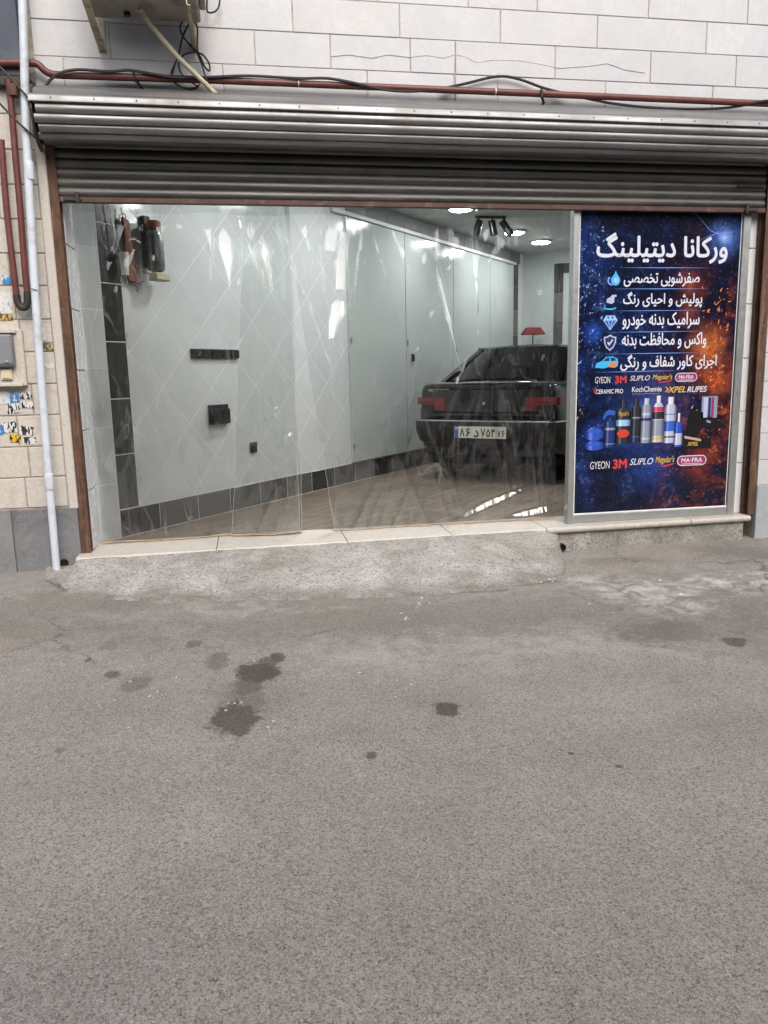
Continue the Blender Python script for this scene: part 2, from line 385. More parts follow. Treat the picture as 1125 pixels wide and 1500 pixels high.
def struct(name, mb, mat, kind='structure', rotz=0., loc=(0, 0, 0)):
    me = mb.mesh(name); me.materials.append(M[mat])
    o = bpy.data.objects.new(name, me); C.objects.link(o); o['kind'] = kind; o.location = loc; o.rotation_euler = (0, 0, rotz); o['o'] = [0, 0, 0]
    return o

# ------------------------------------------------------------------ lettering
AR = {'ا': (0xFE8D, 2), 'ب': (0xFE8F, 4), 'پ': (0xFB56, 4), 'ت': (0xFE95, 4), 'ج': (0xFE9D, 4), 'ح': (0xFEA1, 4), 'خ': (0xFEA5, 4), 'د': (0xFEA9, 2),
      'ر': (0xFEAD, 2), 'س': (0xFEB1, 4), 'ش': (0xFEB5, 4), 'ص': (0xFEB9, 4), 'ظ': (0xFEC5, 4), 'ف': (0xFED1, 4), 'ک': (0xFB8E, 4), 'گ': (0xFB92, 4),
      'ل': (0xFEDD, 4), 'م': (0xFEE1, 4), 'ن': (0xFEE5, 4), 'ه': (0xFEE9, 4), 'و': (0xFEED, 2), 'ی': (0xFBFC, 4)}
def persian(txt):
    out = []
    for i, ch in enumerate(txt):
        if ch not in AR: out.append(ch); continue
        b, k = AR[ch]
        prev = i > 0 and txt[i-1] in AR and AR[txt[i-1]][1] == 4
        nxt = k == 4 and i+1 < len(txt) and txt[i+1] in AR
        out.append(chr(b + (3 if prev and nxt else 2 if nxt else 1 if prev else 0)))
    return ''.join(reversed(out))
from mathutils.geometry import tessellate_polygon
def text_mb(body, x0, x1, z0, z1, y, bold=.0, shear=0.):
    """flat lettering fitted to a rectangle; every glyph outline is filled on its own so that overlapping strokes stay solid"""
    cu = bpy.data.curves.new('lettering', 'FONT'); cu.body = body; cu.shear = shear
    ob = bpy.data.objects.new('lettering', cu); C.objects.link(ob)
    dg = bpy.context.evaluated_depsgraph_get(); dg.update()
    oe = ob.evaluated_get(dg); cv = oe.to_curve(dg); loops = []
    for sp in cv.splines:
        if sp.type == 'BEZIER':
            bp = sp.bezier_points; L = []
            for k in range(len(bp)):
                a, b = bp[k], bp[(k+1) % len(bp)]; p0, p1, p2, p3 = a.co, a.handle_right, b.handle_left, b.co
                st = abs((p1-p0).cross(p3-p0).z)+abs((p2-p3).cross(p3-p0).z) < 1e-6
                n = 1 if st else 5
                for q in range(n):
                    t = q/n; L.append(p0*(1-t)**3+p1*3*t*(1-t)**2+p2*3*t*t*(1-t)+p3*t**3)
        else: L = [Vector(p.co[:3]) for p in sp.points]
        if len(L) > 2: loops.append([(p.x, p.y) for p in L])
    oe.to_curve_clear(); bpy.data.objects.remove(ob)
    area = lambda L: .5*sum(a[0]*b[1]-b[0]*a[1] for a, b in zip(L, L[1:]+L[:1]))
    A = [area(L) for L in loops]; sgn = 1 if max(A, key=abs) > 0 else -1
    def inside(p, L):
        c = False
        for a, b in zip(L, L[1:]+L[:1]):
            if (a[1] > p[1]) != (b[1] > p[1]) and p[0] < (b[0]-a[0])*(p[1]-a[1])/(b[1]-a[1])+a[0]: c = not c
        return c
    X = [p[0] for L in loops for p in L]; Yv = [p[1] for L in loops for p in L]; ax, bx, ay, by = min(X), max(X), min(Yv), max(Yv)
    e = bold*(z1-z0)*.9; x0 += e; x1 -= e; z0 += e; z1 -= e; sx = (x1-x0)/(bx-ax); sz = (z1-z0)/(by-ay)
    shifts = [(0, 0)] + ([(math.cos(k*math.pi/4)*e, math.sin(k*math.pi/4)*e) for k in range(8)] if e > 0 else [])
    mb = MB(); n_ = 0
    for i, L in enumerate(loops):
        if A[i]*sgn < 0: continue
        grp = [L] + [h for k, h in enumerate(loops) if A[k]*sgn < 0 and inside(h[0], L)]
        tri = tessellate_polygon([[Vector((p[0], p[1], 0)) for p in q] for q in grp]); P = [p for q in grp for p in q]
        for k, (dx, dz) in enumerate(shifts):   # strokes are thickened by layering shifted copies
            yy = y-.00002*k-.00001*(n_ % 2)
            mb.add([(x0+dx+(p[0]-ax)*sx, yy, z0+dz+(p[1]-ay)*sz) for p in P], [tuple(t) for t in tri])
        n_ += 1
    return mb

# garage frame: x runs along the tiled side wall into the garage, -y points into the room
GO = Vector((-.938, .475, 0)); GA = R(49.4)
gd = Vector((math.cos(GA), math.sin(GA), 0)); gn = Vector((math.sin(GA), -math.cos(GA), 0))
def gp(s, lat, z=0.): p = GO + gd*s + gn*lat; return (p.x, p.y, z)
def garage_thing(name, label, cat, s, lat, z, group=None):
    return thing(name, label, cat, gp(s, lat, z), GA, group)


# ================================================================== GROUND
def sstep(t): t = max(0, min(1, t)); return t*t*(3-2*t)
def street_z(x, y):
    z = -.092 - .070*sstep((x+1.3)/3.2)
    z += .010*noise.noise((x*.7, y*.7, 3)) + .0045*noise.noise((x*3, y*3, 8)) + .0018*noise.noise((x*11, y*11, 5))
    if x > 1.6 and y > -2.2: z -= sstep((x-1.6)/.8)*sstep((y+2.2)/.8)*(.022*(.6+.8*noise.noise((x*2.3, y*2.3, 1))) + .012*noise.noise((x*6, y*6, 4)) + .006*noise.noise((x*16, y*16, 6)))
    return z
def spaced(a, b, fine0, fine1, step):
    v = []; x = fine0
    while x < fine1: v.append(x); x += step
    v.append(fine1); s = step; x = fine1
    while x < b: s *= 1.5; x = min(b, x+s); v.append(x)
    s = step; x = fine0; L = []
    while x > a: s *= 1.5; x = max(a, x-s); L.append(x)
    return L[::-1]+v
STAINS = [  # (x, y, half width, half depth), darkness, softness
    ((-0.066,-2.308,0.170,0.425), .20, .9), ((0.006,-2.006,0.173,0.234), .18, .9), ((0.671,-2.537,0.112,0.173), .16, .9), ((-0.747,-1.768,0.014,0.030), .75, .3), ((-0.689,-1.572,0.051,0.096), .45, .6), ((-0.614,-1.962,0.031,0.039), .7, .4), ((-0.504,-2.089,0.063,0.079), .45, .5), ((-0.313,-1.624,0.044,0.057), .65, .45),
    ((-0.191,-1.864,0.051,0.109), .5, .5), ((-0.012,-2.025,0.094,0.115), .95, .3), ((-0.050,-2.143,0.055,0.179), .7, .4), ((0.037,-1.933,0.059,0.073), .8, .4), ((-0.138,-2.557,0.048,0.059), .5, .5), ((0.075,-1.867,0.039,0.063), .9, .3), ((-0.061,-2.257,0.077,0.281), .5, .35), ((-0.130,-2.357,0.059,0.187), .35, .4), ((-0.101,-2.482,0.091,0.160), .85, .25),
    ((0.677,-2.514,0.055,0.076), .9, .3), ((0.347,-2.829,0.024,0.021), .8, .4), ((1.007,-2.921,0.010,0.011), .8, .3), ((1.129,-3.018,0.013,0.012), .8, .3), ((2.207,-2.041,0.067,0.072), .8, .35),
    ((1.941,-1.823,0.272,0.209), .55, .8), ((2.110,-1.754,0.098,0.109), .5, .6), ((2.022,-1.427,0.194,0.058), .5, .6), ((-0.681,-2.624,0.018,0.020), .5, .5), ((2.777,-1.189,0.227,0.107), .45, .7), ((0.305,-1.066,0.222,0.077), .4, .8),
    ((-1.059,-1.039,0.757,0.372), .30, .12), ((0.165,-0.867,0.539,0.049), .65, .7), ((1.031,-0.956,0.500,0.049), .65, .7), ((-0.524,-0.819,0.288,0.056), .6, .7), ((1.660,-0.837,0.219,0.052), .6, .7), ((-1.017,-0.556,0.181,0.053), .5, .7), ((0.386,-1.019,0.561,0.171), .35, .8), ((3.381,-0.414,0.333,0.244), .4, .8), ((2.409,-0.408,0.351,0.128), .35, .8), ((-1.526,0.241,0.280,0.164), .55, .7), ((0.781,-1.370,1.742,0.400), .34, .9), ((2.375,-1.381,0.594,0.812), .34, .9), ((-0.963,-1.003,0.601,0.575), .34, .8)]
PALE = [((2.250,-1.236,0.278,0.387), .85, .9), ((2.793,-1.064,0.272,0.241), .8, .9), ((2.064,-0.925,0.178,0.190), .6, .9), ((2.185,-1.277,0.165,0.214), .9, .7), ((2.547,-1.098,0.230,0.152), .6, .8), ((2.045,-1.184,0.112,0.104), .5, .8), ((2.949,-1.004,0.217,0.102), .5, .8), ((0.980,-1.939,1.059,0.256), .18, .9), ((2.233,-1.480,0.105,0.057), .5, .6), ((-0.282,-1.110,0.903,0.148), .22, .8)]
def street_mat():
    m, t, out = new_mat('asphalt'); g = G(t); v = g.pos()
    big = g.noise(v, .55, 5, .6, .3); mid = g.noise(v, 2.6, 6, .65); fine = g.noise(v, 38, 4, .7)
    cell = g.n('ShaderNodeTexVoronoi', feature='F1'); t.links.new(v, cell.inputs['Vector']); cell.inputs['Scale'].default_value = 150
    rc = g.sep(cell.outputs['Color'])
    c = g.mix(g.rng(mid, .3, .7), (.225, .212, .190), (.375, .355, .322))
    c = g.mix(g.rng(big, .40, .62, 0, .65), c, (.315, .270, .218)); c = g.mix(g.rng(g.noise(g.scale(v, (.35, 1.3, 1)), 1.1, 5, .65, .4), .48, .68, 0, .5), c, (.165, .152, .136)); c = g.mix(g.rng(g.noise(g.vmath('ADD', v, (9, 2, 0)), .8, 5, .6, .5), .52, .68, 0, .5), c, (.33, .31, .285))
    c = g.mix(g.rng(rc[0], 0, 1, 0, .50), c, (.40, .38, .35))
    c = g.mix(g.rng(rc[1], .55, 1, 0, .55), c, (.13, .122, .115))
    pit = g.noise(v, 140, 3, .62, .3); pit2 = g.noise(g.vmath('ADD', v, (3, 7, 1)), 66, 3, .7, .5)
    c = g.mix(g.rng(pit, .54, .66, 0, .80), c, (.060, .055, .050))
    c = g.mix(g.rng(pit2, .63, .70, 0, .85), c, (.045, .042, .040))
    c = g.mix(g.rng(g.noise(v, 88, 2, .5), .66, .74, 0, .55), c, (.56, .54, .51))
    c = g.mix(g.rng(fine, .4, .7, 0, .25), c, (.15, .14, .13))
    wn = g.n('ShaderNodeTexNoise'); t.links.new(v, wn.inputs['Vector']); wn.inputs['Scale'].default_value = 9; wn.inputs['Detail'].default_value = 6; wn.inputs['Roughness'].default_value = .7
    wv = g.scale(g.vmath('ADD', wn.outputs['Color'], (-.5, -.5, -.5)), (1, 1, 0))
    wn2 = g.n('ShaderNodeTexNoise'); t.links.new(v, wn2.inputs['Vector']); wn2.inputs['Scale'].default_value = 45; wn2.inputs['Detail'].default_value = 3
    wvs = g.vmath('ADD', g.scale(wv, (2.5, 2.5, 0)), g.scale(g.vmath('ADD', wn2.outputs['Color'], (-.5, -.5, -.5)), (.35, .35, 0)))
    def mask(lst):
        tot = None
        for (cx, cy, rx, ry), k, soft in lst:
            q = g.scale(g.vmath('SUBTRACT', v, (cx, cy, 0)), (1/rx, 1/ry, 0))
            q = g.vmath('ADD', q, wvs)
            e = g.rng(g.vmath('LENGTH', q), 1-soft*.55, 1+soft*.35, k, 0)
            tot = e if tot is None else g.math('MAXIMUM', tot, e)
        return tot
    pm = g.math('MULTIPLY', mask(PALE), g.rng(g.noise(v, 7, 6, .7, .5), .42, .58))
    c = g.mix(pm, c, (.66, .64, .60))
    grain = g.noise(v, 260, 2, .6); c = g.mix(g.rng(grain, .50, .72, 0, .65), c, (.07, .064, .058)); c = g.mix(g.rng(grain, .44, .28, 0, .5), c, (.46, .44, .41))
    ck = g.vor(g.vmath('ADD', v, g.scale(wv, (.22, .22, 0))), 1.15, 'DISTANCE_TO_EDGE')
    ckm = g.math('MULTIPLY', g.rng(ck, .0, .010, .75, 0), g.math('MULTIPLY', g.rng(g.sep(v)[1], -2.6, -1.3, 0, 1), g.rng(g.noise(v, 1.3, 3), .45, .6)))
    c = g.mix(ckm, c, (.045, .038, .032))
    dm = g.math('MULTIPLY', g.math('MULTIPLY', mask(STAINS), 1.04), g.rng(pit, .36, .60, .78, 1.0), clamp=True)
    c = g.mix(dm, c, g.mix(.90, c, (.032, .023, .016)), 'MIX')
    hb = g.math('ADD', g.math('MULTIPLY', cell.outputs['Distance'], -.4), g.math('ADD', g.math('MULTIPLY', pit, -.9), g.math('MULTIPLY', fine, .4)))
    b = g.bump(hb, .55, .008)
    t.links.new(g.bsdf(c, g.math('SUBTRACT', .88, g.math('MULTIPLY', dm, .18)), 0, b, .35), out.inputs[0]); M['asphalt'] = m
street_mat()
def concrete_mat(nm='concrete', worn=False):
    m, t, out = new_mat(nm); g = G(t); v = g.pos()
    mid = g.noise(v, 3.5, 6, .65, .4); fine = g.noise(v, 60, 4, .7)
    cell = g.n('ShaderNodeTexVoronoi', feature='F1'); t.links.new(v, cell.inputs['Vector']); cell.inputs['Scale'].default_value = 130
    rc = g.sep(cell.outputs['Color'])
    c = g.mix(g.rng(mid, .3, .7), (.25, .242, .222), (.46, .448, .42))
    c = g.mix(g.math('MULTIPLY', g.math('GREATER_THAN', rc[0], .7), g.rng(cell.outputs['Distance'], .2, .55, .8, 0)), c, (.09, .088, .08))
    c = g.mix(g.math('MULTIPLY', g.math('GREATER_THAN', rc[1], .75), g.rng(cell.outputs['Distance'], .2, .5, .7, 0)), c, (.52, .51, .48))
    c = g.mix(g.rng(g.noise(v, 55, 3, .65), .52, .66, 0, .75), c, (.09, .085, .075)); c = g.mix(g.rng(g.noise(v, 1.7, 6, .7, .6), .48, .68, 0, .6), c, (.15, .135, .105))
    if worn:    # dirt and road grime trodden over the worn foot of the ramp
        wr = g.n('ShaderNodeAttribute', attribute_name='wear').outputs['Fac']
        c = g.mix(g.rng(g.math('ADD', wr, g.math('MULTIPLY', g.noise(v, 6, 6, .7, .5), .9)), 1.18, 1.50, 0, .85), c, g.mix(g.rng(fine, .35, .65), (.10, .09, .077), (.24, .222, .195)))
    hb = g.math('ADD', fine, g.math('MULTIPLY', cell.outputs['Distance'], -.6))
    t.links.new(g.bsdf(c, .92, 0, g.bump(hb, .7, .008), .3), out.inputs[0]); M[nm] = m
concrete_mat(); concrete_mat('concrete_worn', True)
mb = MB(); mb.grid(spaced(-40, 44, -3.2, 5.2, .045), spaced(-9.2, .30, -4.6, .02, .045), lambda x, y: (x, y, street_z(x, y)))
struct('street', mb, 'asphalt')
# concrete ramp in front of the doorway
def ramp_front(x):
    pts = [(-1.34, -.05), (-1.28, -.32), (-1.08, -.62), (-.75, -.84), (-.45, -.93), (.1, -.98), (.7, -1.03), (1.27, -.98), (1.70, -.86), (1.92, -.72), (2.05, -.45), (2.14, -.18), (2.17, -.02)]
    for (a, b), (c, d) in zip(pts, pts[1:]):
        if a <= x <= c: return b+(d-b)*(x-a)/(c-a)
    return -.02
def sill_y(x): return -.135 + .105*(x+1.12)/4.78
def ramp_pt(u, t):
    x = -1.34 + 3.51*u; f = ramp_front(x); b = max(sill_y(x)+.03, f+.01) if x > -1.12 else .0
    f += .035*noise.noise((x*5, 1.7, 0))+.018*noise.noise((x*17, 4.1, 0)) if -1.2 < x < 2.0 else 0
    y = b + (f-b)*t
    zs = street_z(x, y); top = -.008 - .012*t
    if x < -1.12: top = zs + .02
    zr = top + (zs+.013-top)*sstep(min(1, t/.95))
    if t > .955: zr -= .030*(t-.955)/.045
    if x > 1.95: zr = min(zr, top - .10*((x-1.95)/.22)*t**.3)
    zr += (.018*noise.noise((x*4, y*4, 1)) + .010*noise.noise((x*11, y*11, 2)) + .005*noise.noise((x*34, y*34, 4)))*min(1, t*6)
    zr += .012*math.exp(-((t-.52+.05*noise.noise((x*2, 0, 0)))/.05)**2) * (1 if x > -.6 else 0)
    return (x, y, zr)
mb = MB(); mb.grid([i/190 for i in range(191)], [j/44 for j in range(45)], ramp_pt)
ro = struct('concrete_ramp', mb, 'concrete_worn')
at = ro.data.attributes.new('wear', 'FLOAT', 'POINT')
at.data.foreach_set('value', [j/44 for j in range(45) for i in range(191)])
# loose chips and grit on the street
mb = MB(); rg = random.Random(5)
def chip(x, y, r):
    z = street_z(x, y); n = 5
    V = [(x+r*rg.uniform(.6, 1.2)*math.cos(a), y+r*rg.uniform(.6, 1.2)*math.sin(a), z-.001) for a in [2*math.pi*k/n for k in range(n)]] + [(x+r*.2, y, z+r*rg.uniform(.4, .9))]
    mb.add(V, [(k, (k+1) % n, n) for k in range(n)])
for (cx, cy, sp, n, r) in [((0.862,-1.204,-0.130), 0, .10, 8, .007), ((0.735,-1.418,-0.130), 0, .03, 3, .007), ((0.491,-2.230,-0.130), 0, .10, 6, .006), ((-0.341,-1.926,-0.130), 0, .18, 12, .006), ((1.792,-1.535,-0.130), 0, .25, 10, .008),
                           ((-0.112,-2.361,-0.130), 0, .02, 3, .008), ((0.061,-2.535,-0.130), 0, .03, 3, .007), ((-0.378,-2.270,-0.130), 0, .12, 8, .006), ((2.650,-1.076,-0.130), 0, .2, 5, .012), ((1.706,-0.832,-0.130), 0, .12, 6, .010)]:
    for k in range(n): chip(cx[0]+rg.gauss(0, sp), cx[1]+rg.gauss(0, sp), r*rg.uniform(.6, 1.5))
for k in range(260): chip(rg.uniform(-1.8, 3.8), -.5-abs(rg.gauss(0, .9)), rg.uniform(.0015, .004))
o = struct('street_grit', mb, 'chip', kind='stuff'); o['label'] = 'scattered pale stone chips and grit on the asphalt'; o['category'] = 'grit'

# ================================================================== THE BUILDING
def slab(parent, x0, x1, z0, z1, y=0., t=.022, mat='marble_white', name='stone_slab', c=.0025, gap=.003):
    dy = random.uniform(-.0016, .0016)
    return part(name, MB().cbox(x0+gap, x1-gap, y+dy, y+t, z0+gap*.8, z1-gap*.8, c), mat, parent)
up_wall = thing('building_wall', 'white marble clad upper wall above the rolled shutter', 'wall', (1.3, .2, 2.5))
part('wall_core', MB().box(-1.125, 7.5, .0048, .36, 2.62, 7.0), 'grout', up_wall)
rows = [(2.640, 2.790, [-0.968, -0.044, 0.844, 1.416, 1.699, 2.445, 3.223]),
        (2.790, 2.987, [-0.964, -0.044, 0.845, 1.416, 1.699, 2.444, 3.221]),
        (2.987, 3.184, [-0.690, 0.155, 0.618, 1.124, 1.417, 2.087, 2.759, 3.385]),
        (3.184, 3.381, [-.75, -.22, 0.391, 1.058, 1.715, 2.375, 3.155]),
        (3.381, 3.578, [-.95, -.35, .35, .92, 1.503, 1.961, 2.730, 3.449]),
        (3.578, 3.775, [-.6, .1, .8, 1.5, 2.2, 2.9, 3.5, 4.2])]
for z0, z1, js in rows:
    e = [-1.127] + js + [4.55]
    for a, b in zip(e, e[1:]): slab(up_wall, a, b, z0, z1)
crk = [(0.621,-0.002,3.056), (0.728,-0.002,3.072), (0.879,-0.002,3.059), (0.979,-0.002,3.083), (1.119,-0.002,3.074), (1.229,-0.002,3.090), (1.340,-0.002,3.079), (1.417,-0.002,3.103), (1.493,-0.002,3.090), (1.556,-0.002,3.061), (1.656,-0.002,3.081), (1.840,-0.002,3.085), (1.956,-0.002,3.074), (2.120,-0.002,3.052), (2.319,-0.002,3.073), (2.452,-0.002,3.095), (2.574,-0.002,3.062), (2.721,-0.002,3.048)]
mb = MB(); mb.tube(crk, .0014, 5); mb.tube([(1.417,-0.002,3.103), (1.407,-0.002,2.974), (1.411,-0.002,2.821)], .003, 5)
part('crack', mb, 'crack', up_wall, 'thin jagged crack across the marble')
# left pier
lp = thing('side_pier', 'weathered beige marble pier at the left of the doorway with stickers', 'wall', (-1.8, .1, -.1))
part('wall_core', MB().box(-6, -1.126, .006, .7, -.3, 6.8), 'grout_dirty', lp)
zr = [.316, .513, .708, .904, 1.097, 1.293, 1.489, 1.689, 1.879, 2.076, 2.272, 2.468, 2.664, 2.86]
jx = {0: [-1.418], 1: [-1.380], 2: [-1.428], 3: [-1.323], 4: [-1.398], 5: [-1.354], 6: [-1.367], 7: [-1.378]}
for i, (a, b) in enumerate(zip(zr, zr[1:])):
    e = [-2.15, -1.75] + jx.get(i, [-1.40+.12*(i % 3)]) + [-1.166]
    for p, q in zip(e, e[1:]):
        if q-p > .03: slab(lp, p, q, a, b, 0, .024, 'marble_beige', c=.004, gap=.004)
part('pilaster_trim', MB().cbox(-1.166, -1.110, -.012, .03, .30, 2.55, .006), 'marble_beige', lp)
for a, b in ((-2.3, -1.52), (-1.515, -1.118)): part('plinth_slab', MB().cbox(a, b, -.010, .03, -.28, .310, .004), 'plinth_stone', lp)
# right pier
rp = thing('side_pier', 'pale marble pier with grey plinth at the right edge of the doorway', 'wall', (3.9, .1, -.1))
part('wall_core', MB().box(3.752, 8, .0048, .7, -.35, 2.45), 'grout', rp)
zr2 = [0.226, 0.417, 0.617, 0.809, 0.998, 1.205, 1.399, 1.581, 1.780, 1.963, 2.148, 2.330]
for i, (a, b) in enumerate(zip(zr2, zr2[1:])):
    slab(rp, 3.748, 4.15+.1*(i % 2), a, b, 0, .024); slab(rp, 4.15+.1*(i % 2), 4.6, a, b, 0, .024)
part('plinth_slab', MB().cbox(3.75, 4.6, -.012, .03, -.3, zr2[0], .004), 'plinth_pale', rp)
# neighbouring metal panel, top left
nb = thing('metal_panel', 'dark blue-grey sheet metal panel at the top left corner behind the white pipe', 'panel', (-1.6, 0, 2.86))
part('sheet', MB().cbox(-3.2, -1.185, -.035, .02, 2.86, 4.4, .006), 'blue_panel', nb)
part('lower_edge', MB().cbox(-3.2, -1.19, -.055, .019, 2.80, 2.857, .006), 'dark_metal', nb)
# threshold
th = thing('threshold', 'cream marble threshold slabs along the foot of the doorway', 'threshold', (1.3, .1, -.1))
ex = [-1.13, -.25, .62, 1.36, 2.06, 3.20, 3.70]
for a, b in zip(ex, ex[1:]):
    y0, y1 = sill_y(a), sill_y(b); g_ = .003
    mb = MB(); r_ = .014
    prof = lambda yf: [(yf+r_, 0), (yf+.004, -.008), (yf, -.02), (yf+.004, -.034), (yf+r_, -.042), (.36, -.042), (.36, 0)]
    mb.loft([[(a+g_, y, z) for y, z in prof(y0)], [(b-g_, y, z) for y, z in prof(y1)]]); mb.smooth = True
    part('threshold_slab', mb, 'marble_sill', th)
mb = MB()
mb.add([(1.9, sill_y(1.9)+.035, -.40), (3.66, sill_y(3.66)+.035, -.40), (3.66, sill_y(3.66)+.035, -.043), (1.9, sill_y(1.9)+.035, -.043),
        (1.9, .3, -.40), (3.66, .3, -.40), (3.66, .3, -.043), (1.9, .3, -.043)], [(0, 1, 2, 3), (5, 4, 7, 6), (1, 5, 6, 2), (4, 0, 3, 7), (3, 2, 6, 7)])
part('riser', mb, 'concrete', th)
# drain mouth beside the ramp
dp = (2.169,-0.055,-0.141)
dr = thing('drain_pipe', 'short dark drain pipe poking out beneath the threshold beside the ramp', 'pipe', (dp[0], dp[1], dp[2]-.04))
mb = MB(); mb.lathe([(.030, -.0), (.030, -.035), (.024, -.035), (.024, .03)], dp, 'y', 18); part('pipe_mouth', mb, 'dark_metal', dr)
part('bore_disc', MB().lathe([(.0235, -.018), (.0235, -.0175)], dp, 'y', 18), 'black_hole', dr)  # black disc closing the pipe, painted for the dark inside
part('surround', MB().box(dp[0]-.05, dp[0]+.05, dp[1]-.008, dp[1]+.05, dp[2]-.035, dp[2]+.04), 'render', dr)

# ================================================================== GARAGE ROOM
GL = 8.0; GW = 3.75; CZ = 2.85
P = [(-1.3, .30), (3.9, .30), gp(GL, GW)[:2], gp(GL, 0)[:2]]
fl = MB().add([(x, y, -.006) for x, y in P], [(0, 1, 2, 3)])
def floor_mat():
    m, t, out = new_mat('garage_floor'); g = G(t); v = g.pos()
    c = g.mix(g.rng(g.noise(v, 3, 6, .65), .3, .7), (.19, .145, .11), (.29, .23, .18))
    rot = g.n('ShaderNodeVectorRotate', rotation_type='Z_AXIS'); t.links.new(v, rot.inputs['Vector']); rot.inputs['Angle'].default_value = -GA
    bt = g.n('ShaderNodeTexBrick'); t.links.new(rot.outputs[0], bt.inputs['Vector']); bt.inputs['Scale'].default_value = 2.5
    bt.inputs['Color1'].default_value = (1, 1, 1, 1); bt.inputs['Color2'].default_value = (.78, .78, .78, 1); bt.inputs['Mortar'].default_value = (.35, .33, .3, 1)
    bt.inputs['Mortar Size'].default_value = .012; bt.inputs['Brick Width'].default_value = 1.0; bt.inputs['Row Height'].default_value = .3
    c = g.mix(1., c, bt.outputs[0], 'MULTIPLY'); c = g.mix(g.rng(g.noise(v, 26, 4, .7), .5, .7, 0, .4), c, (.07, .055, .045))
    t.links.new(g.bsdf(c, .45, 0, g.bump(g.noise(v, 40, 3), .1, .004)), out.inputs[0]); M['garage_floor'] = m
floor_mat()
struct('garage_floor', fl, 'garage_floor')
P2 = [(-1.3, .05), (3.9, .05), gp(GL, GW)[:2], gp(GL, 0)[:2]]
struct('garage_ceiling', MB().prism(P2, CZ, CZ+.1, 'z'), 'ceiling')
# tiled side wall: backing plus every tile
lw = struct('wall_left', MB().box(-.30, GL+.1, .0008, .15, -.02, CZ), 'grout_white', rotz=GA, loc=GO)
def gpart(name, mb, mat, parent, **k): return part(name, mb, mat, parent, **k)
def clip(poly, x0, x1, z0, z1):
    for ax, lim, sg in ((0, x0, 1), (0, x1, -1), (1, z0, 1), (1, z1, -1)):
        out = []
        for i, p in enumerate(poly):
            q = poly[(i+1) % len(poly)]; a = (p[ax]-lim)*sg >= 0; b = (q[ax]-lim)*sg >= 0
            if a: out.append(p)
            if a != b:
                t = (lim-p[ax])/(q[ax]-p[ax]); out.append((p[0]+t*(q[0]-p[0]), p[1]+t*(q[1]-p[1])))
        poly = out
        if not poly: return poly
    return poly
H = .27
for j in range(-3, 9):
    for i in range(-1, 7):
        cx = .208 + H + .54*i + (H if j % 2 else 0); cz = .761 + H*j
        hh = H-.0044
        poly = clip([(cx-hh, cz), (cx, cz-hh), (cx+hh, cz), (cx, cz+hh)], .185, 3.03, .200, CZ-.004)
        if len(poly) >= 3 and max(p[0] for p in poly)-min(p[0] for p in poly) > .02: gpart('wall_tile', MB().prism(poly, .0, .0125), 'white_tile', lw)
for i in range(5): gpart('dark_tile', MB().cbox(.005, .181, -.001, .0125, .197+.3915*i+.003, .197+.3915*(i+1)-.003, .002), 'black_tile', lw)
gpart('dark_tile', MB().cbox(.005, .181, -.001, .0125, 2.158, 2.28, .002), 'black_tile', lw)
for z0, z1 in ((0, .39), (.394, .79), (.794, 1.19), (1.194, 1.58), (1.584, 1.98), (1.984, 2.38), (2.384, 2.84)): gpart('edge_tile', MB().cbox(-.29, .001, 0, .0125, z0+.002, z1, .001), 'white_tile', lw)
gpart('edge_tile', MB().cbox(.005, .181, 0, .0125, 2.284, 2.84, .001), 'white_tile', lw)
sx = [.003, .378, .784, 1.163, 1.559, 1.942, 2.33, 2.72, 3.11, 3.50, 3.89, 4.28, 4.67, 5.06, 5.45, 5.84, 6.23, 6.62, 7.01, 7.4, 7.8]
for a, b in zip(sx, sx[1:]): gpart('base_tile', MB().cbox(a+.003, b-.003, -.002, .0125, 0, .192, .002), 'black_tile', lw)
# frieze above the panels and the corner strip
for i in range(12): gpart('frieze_tile', MB().cbox(3.05+.4*i, 3.443+.4*i, -.012, .0125, 2.70, CZ-.002, .002), 'plinth_stone', lw)
for i in range(7): gpart('corner_tile', MB().cbox(7.62, 7.78, -.012, .0125, .2+.36*i, .2+.36*i+.355, .002), 'black_tile', lw)
# tall white panels along the wall
pn = garage_thing('wall_panelling', 'tall glossy white wall panels beside the parked car', 'panels', 3.03, 0, .19)
for a, b in ((3.036, 4.222), (4.234, 5.476), (5.488, 6.670), (6.682, 7.56)):
    gpart('panel', MB().cbox(a-3.03, b-3.03, -.022, -.001, .015, 2.46, .003), 'panel_white', pn)
gpart('top_bar', MB().cbox(-.25, 4.6, -.045, -.014, 2.465, 2.505, .004), 'white_plastic', pn)
for a in (4.225, 5.479, 6.673): gpart('seam_strip', MB().box(a-3.03, a-3.03+.010, -.018, -.001, .015, 2.455), 'dark_metal', pn)
for s_, z_ in ((4.357, 1.29),): gpart('panel_handle', MB().cbox(s_-3.03-.02, s_-3.03+.02, -.05, -.0225, z_-.19-.045, z_-.19+.045, .006), 'black_plastic', pn)
for s_, z_ in ((4.255, 1.46), (4.255, .36), (3.06, 1.46), (3.06, .38)): gpart('hinge', MB().cbox(s_-3.03-.012, s_-3.03+.012, -.034, -.0225, z_-.19-.03, z_-.19+.03, .003), 'alu', pn)
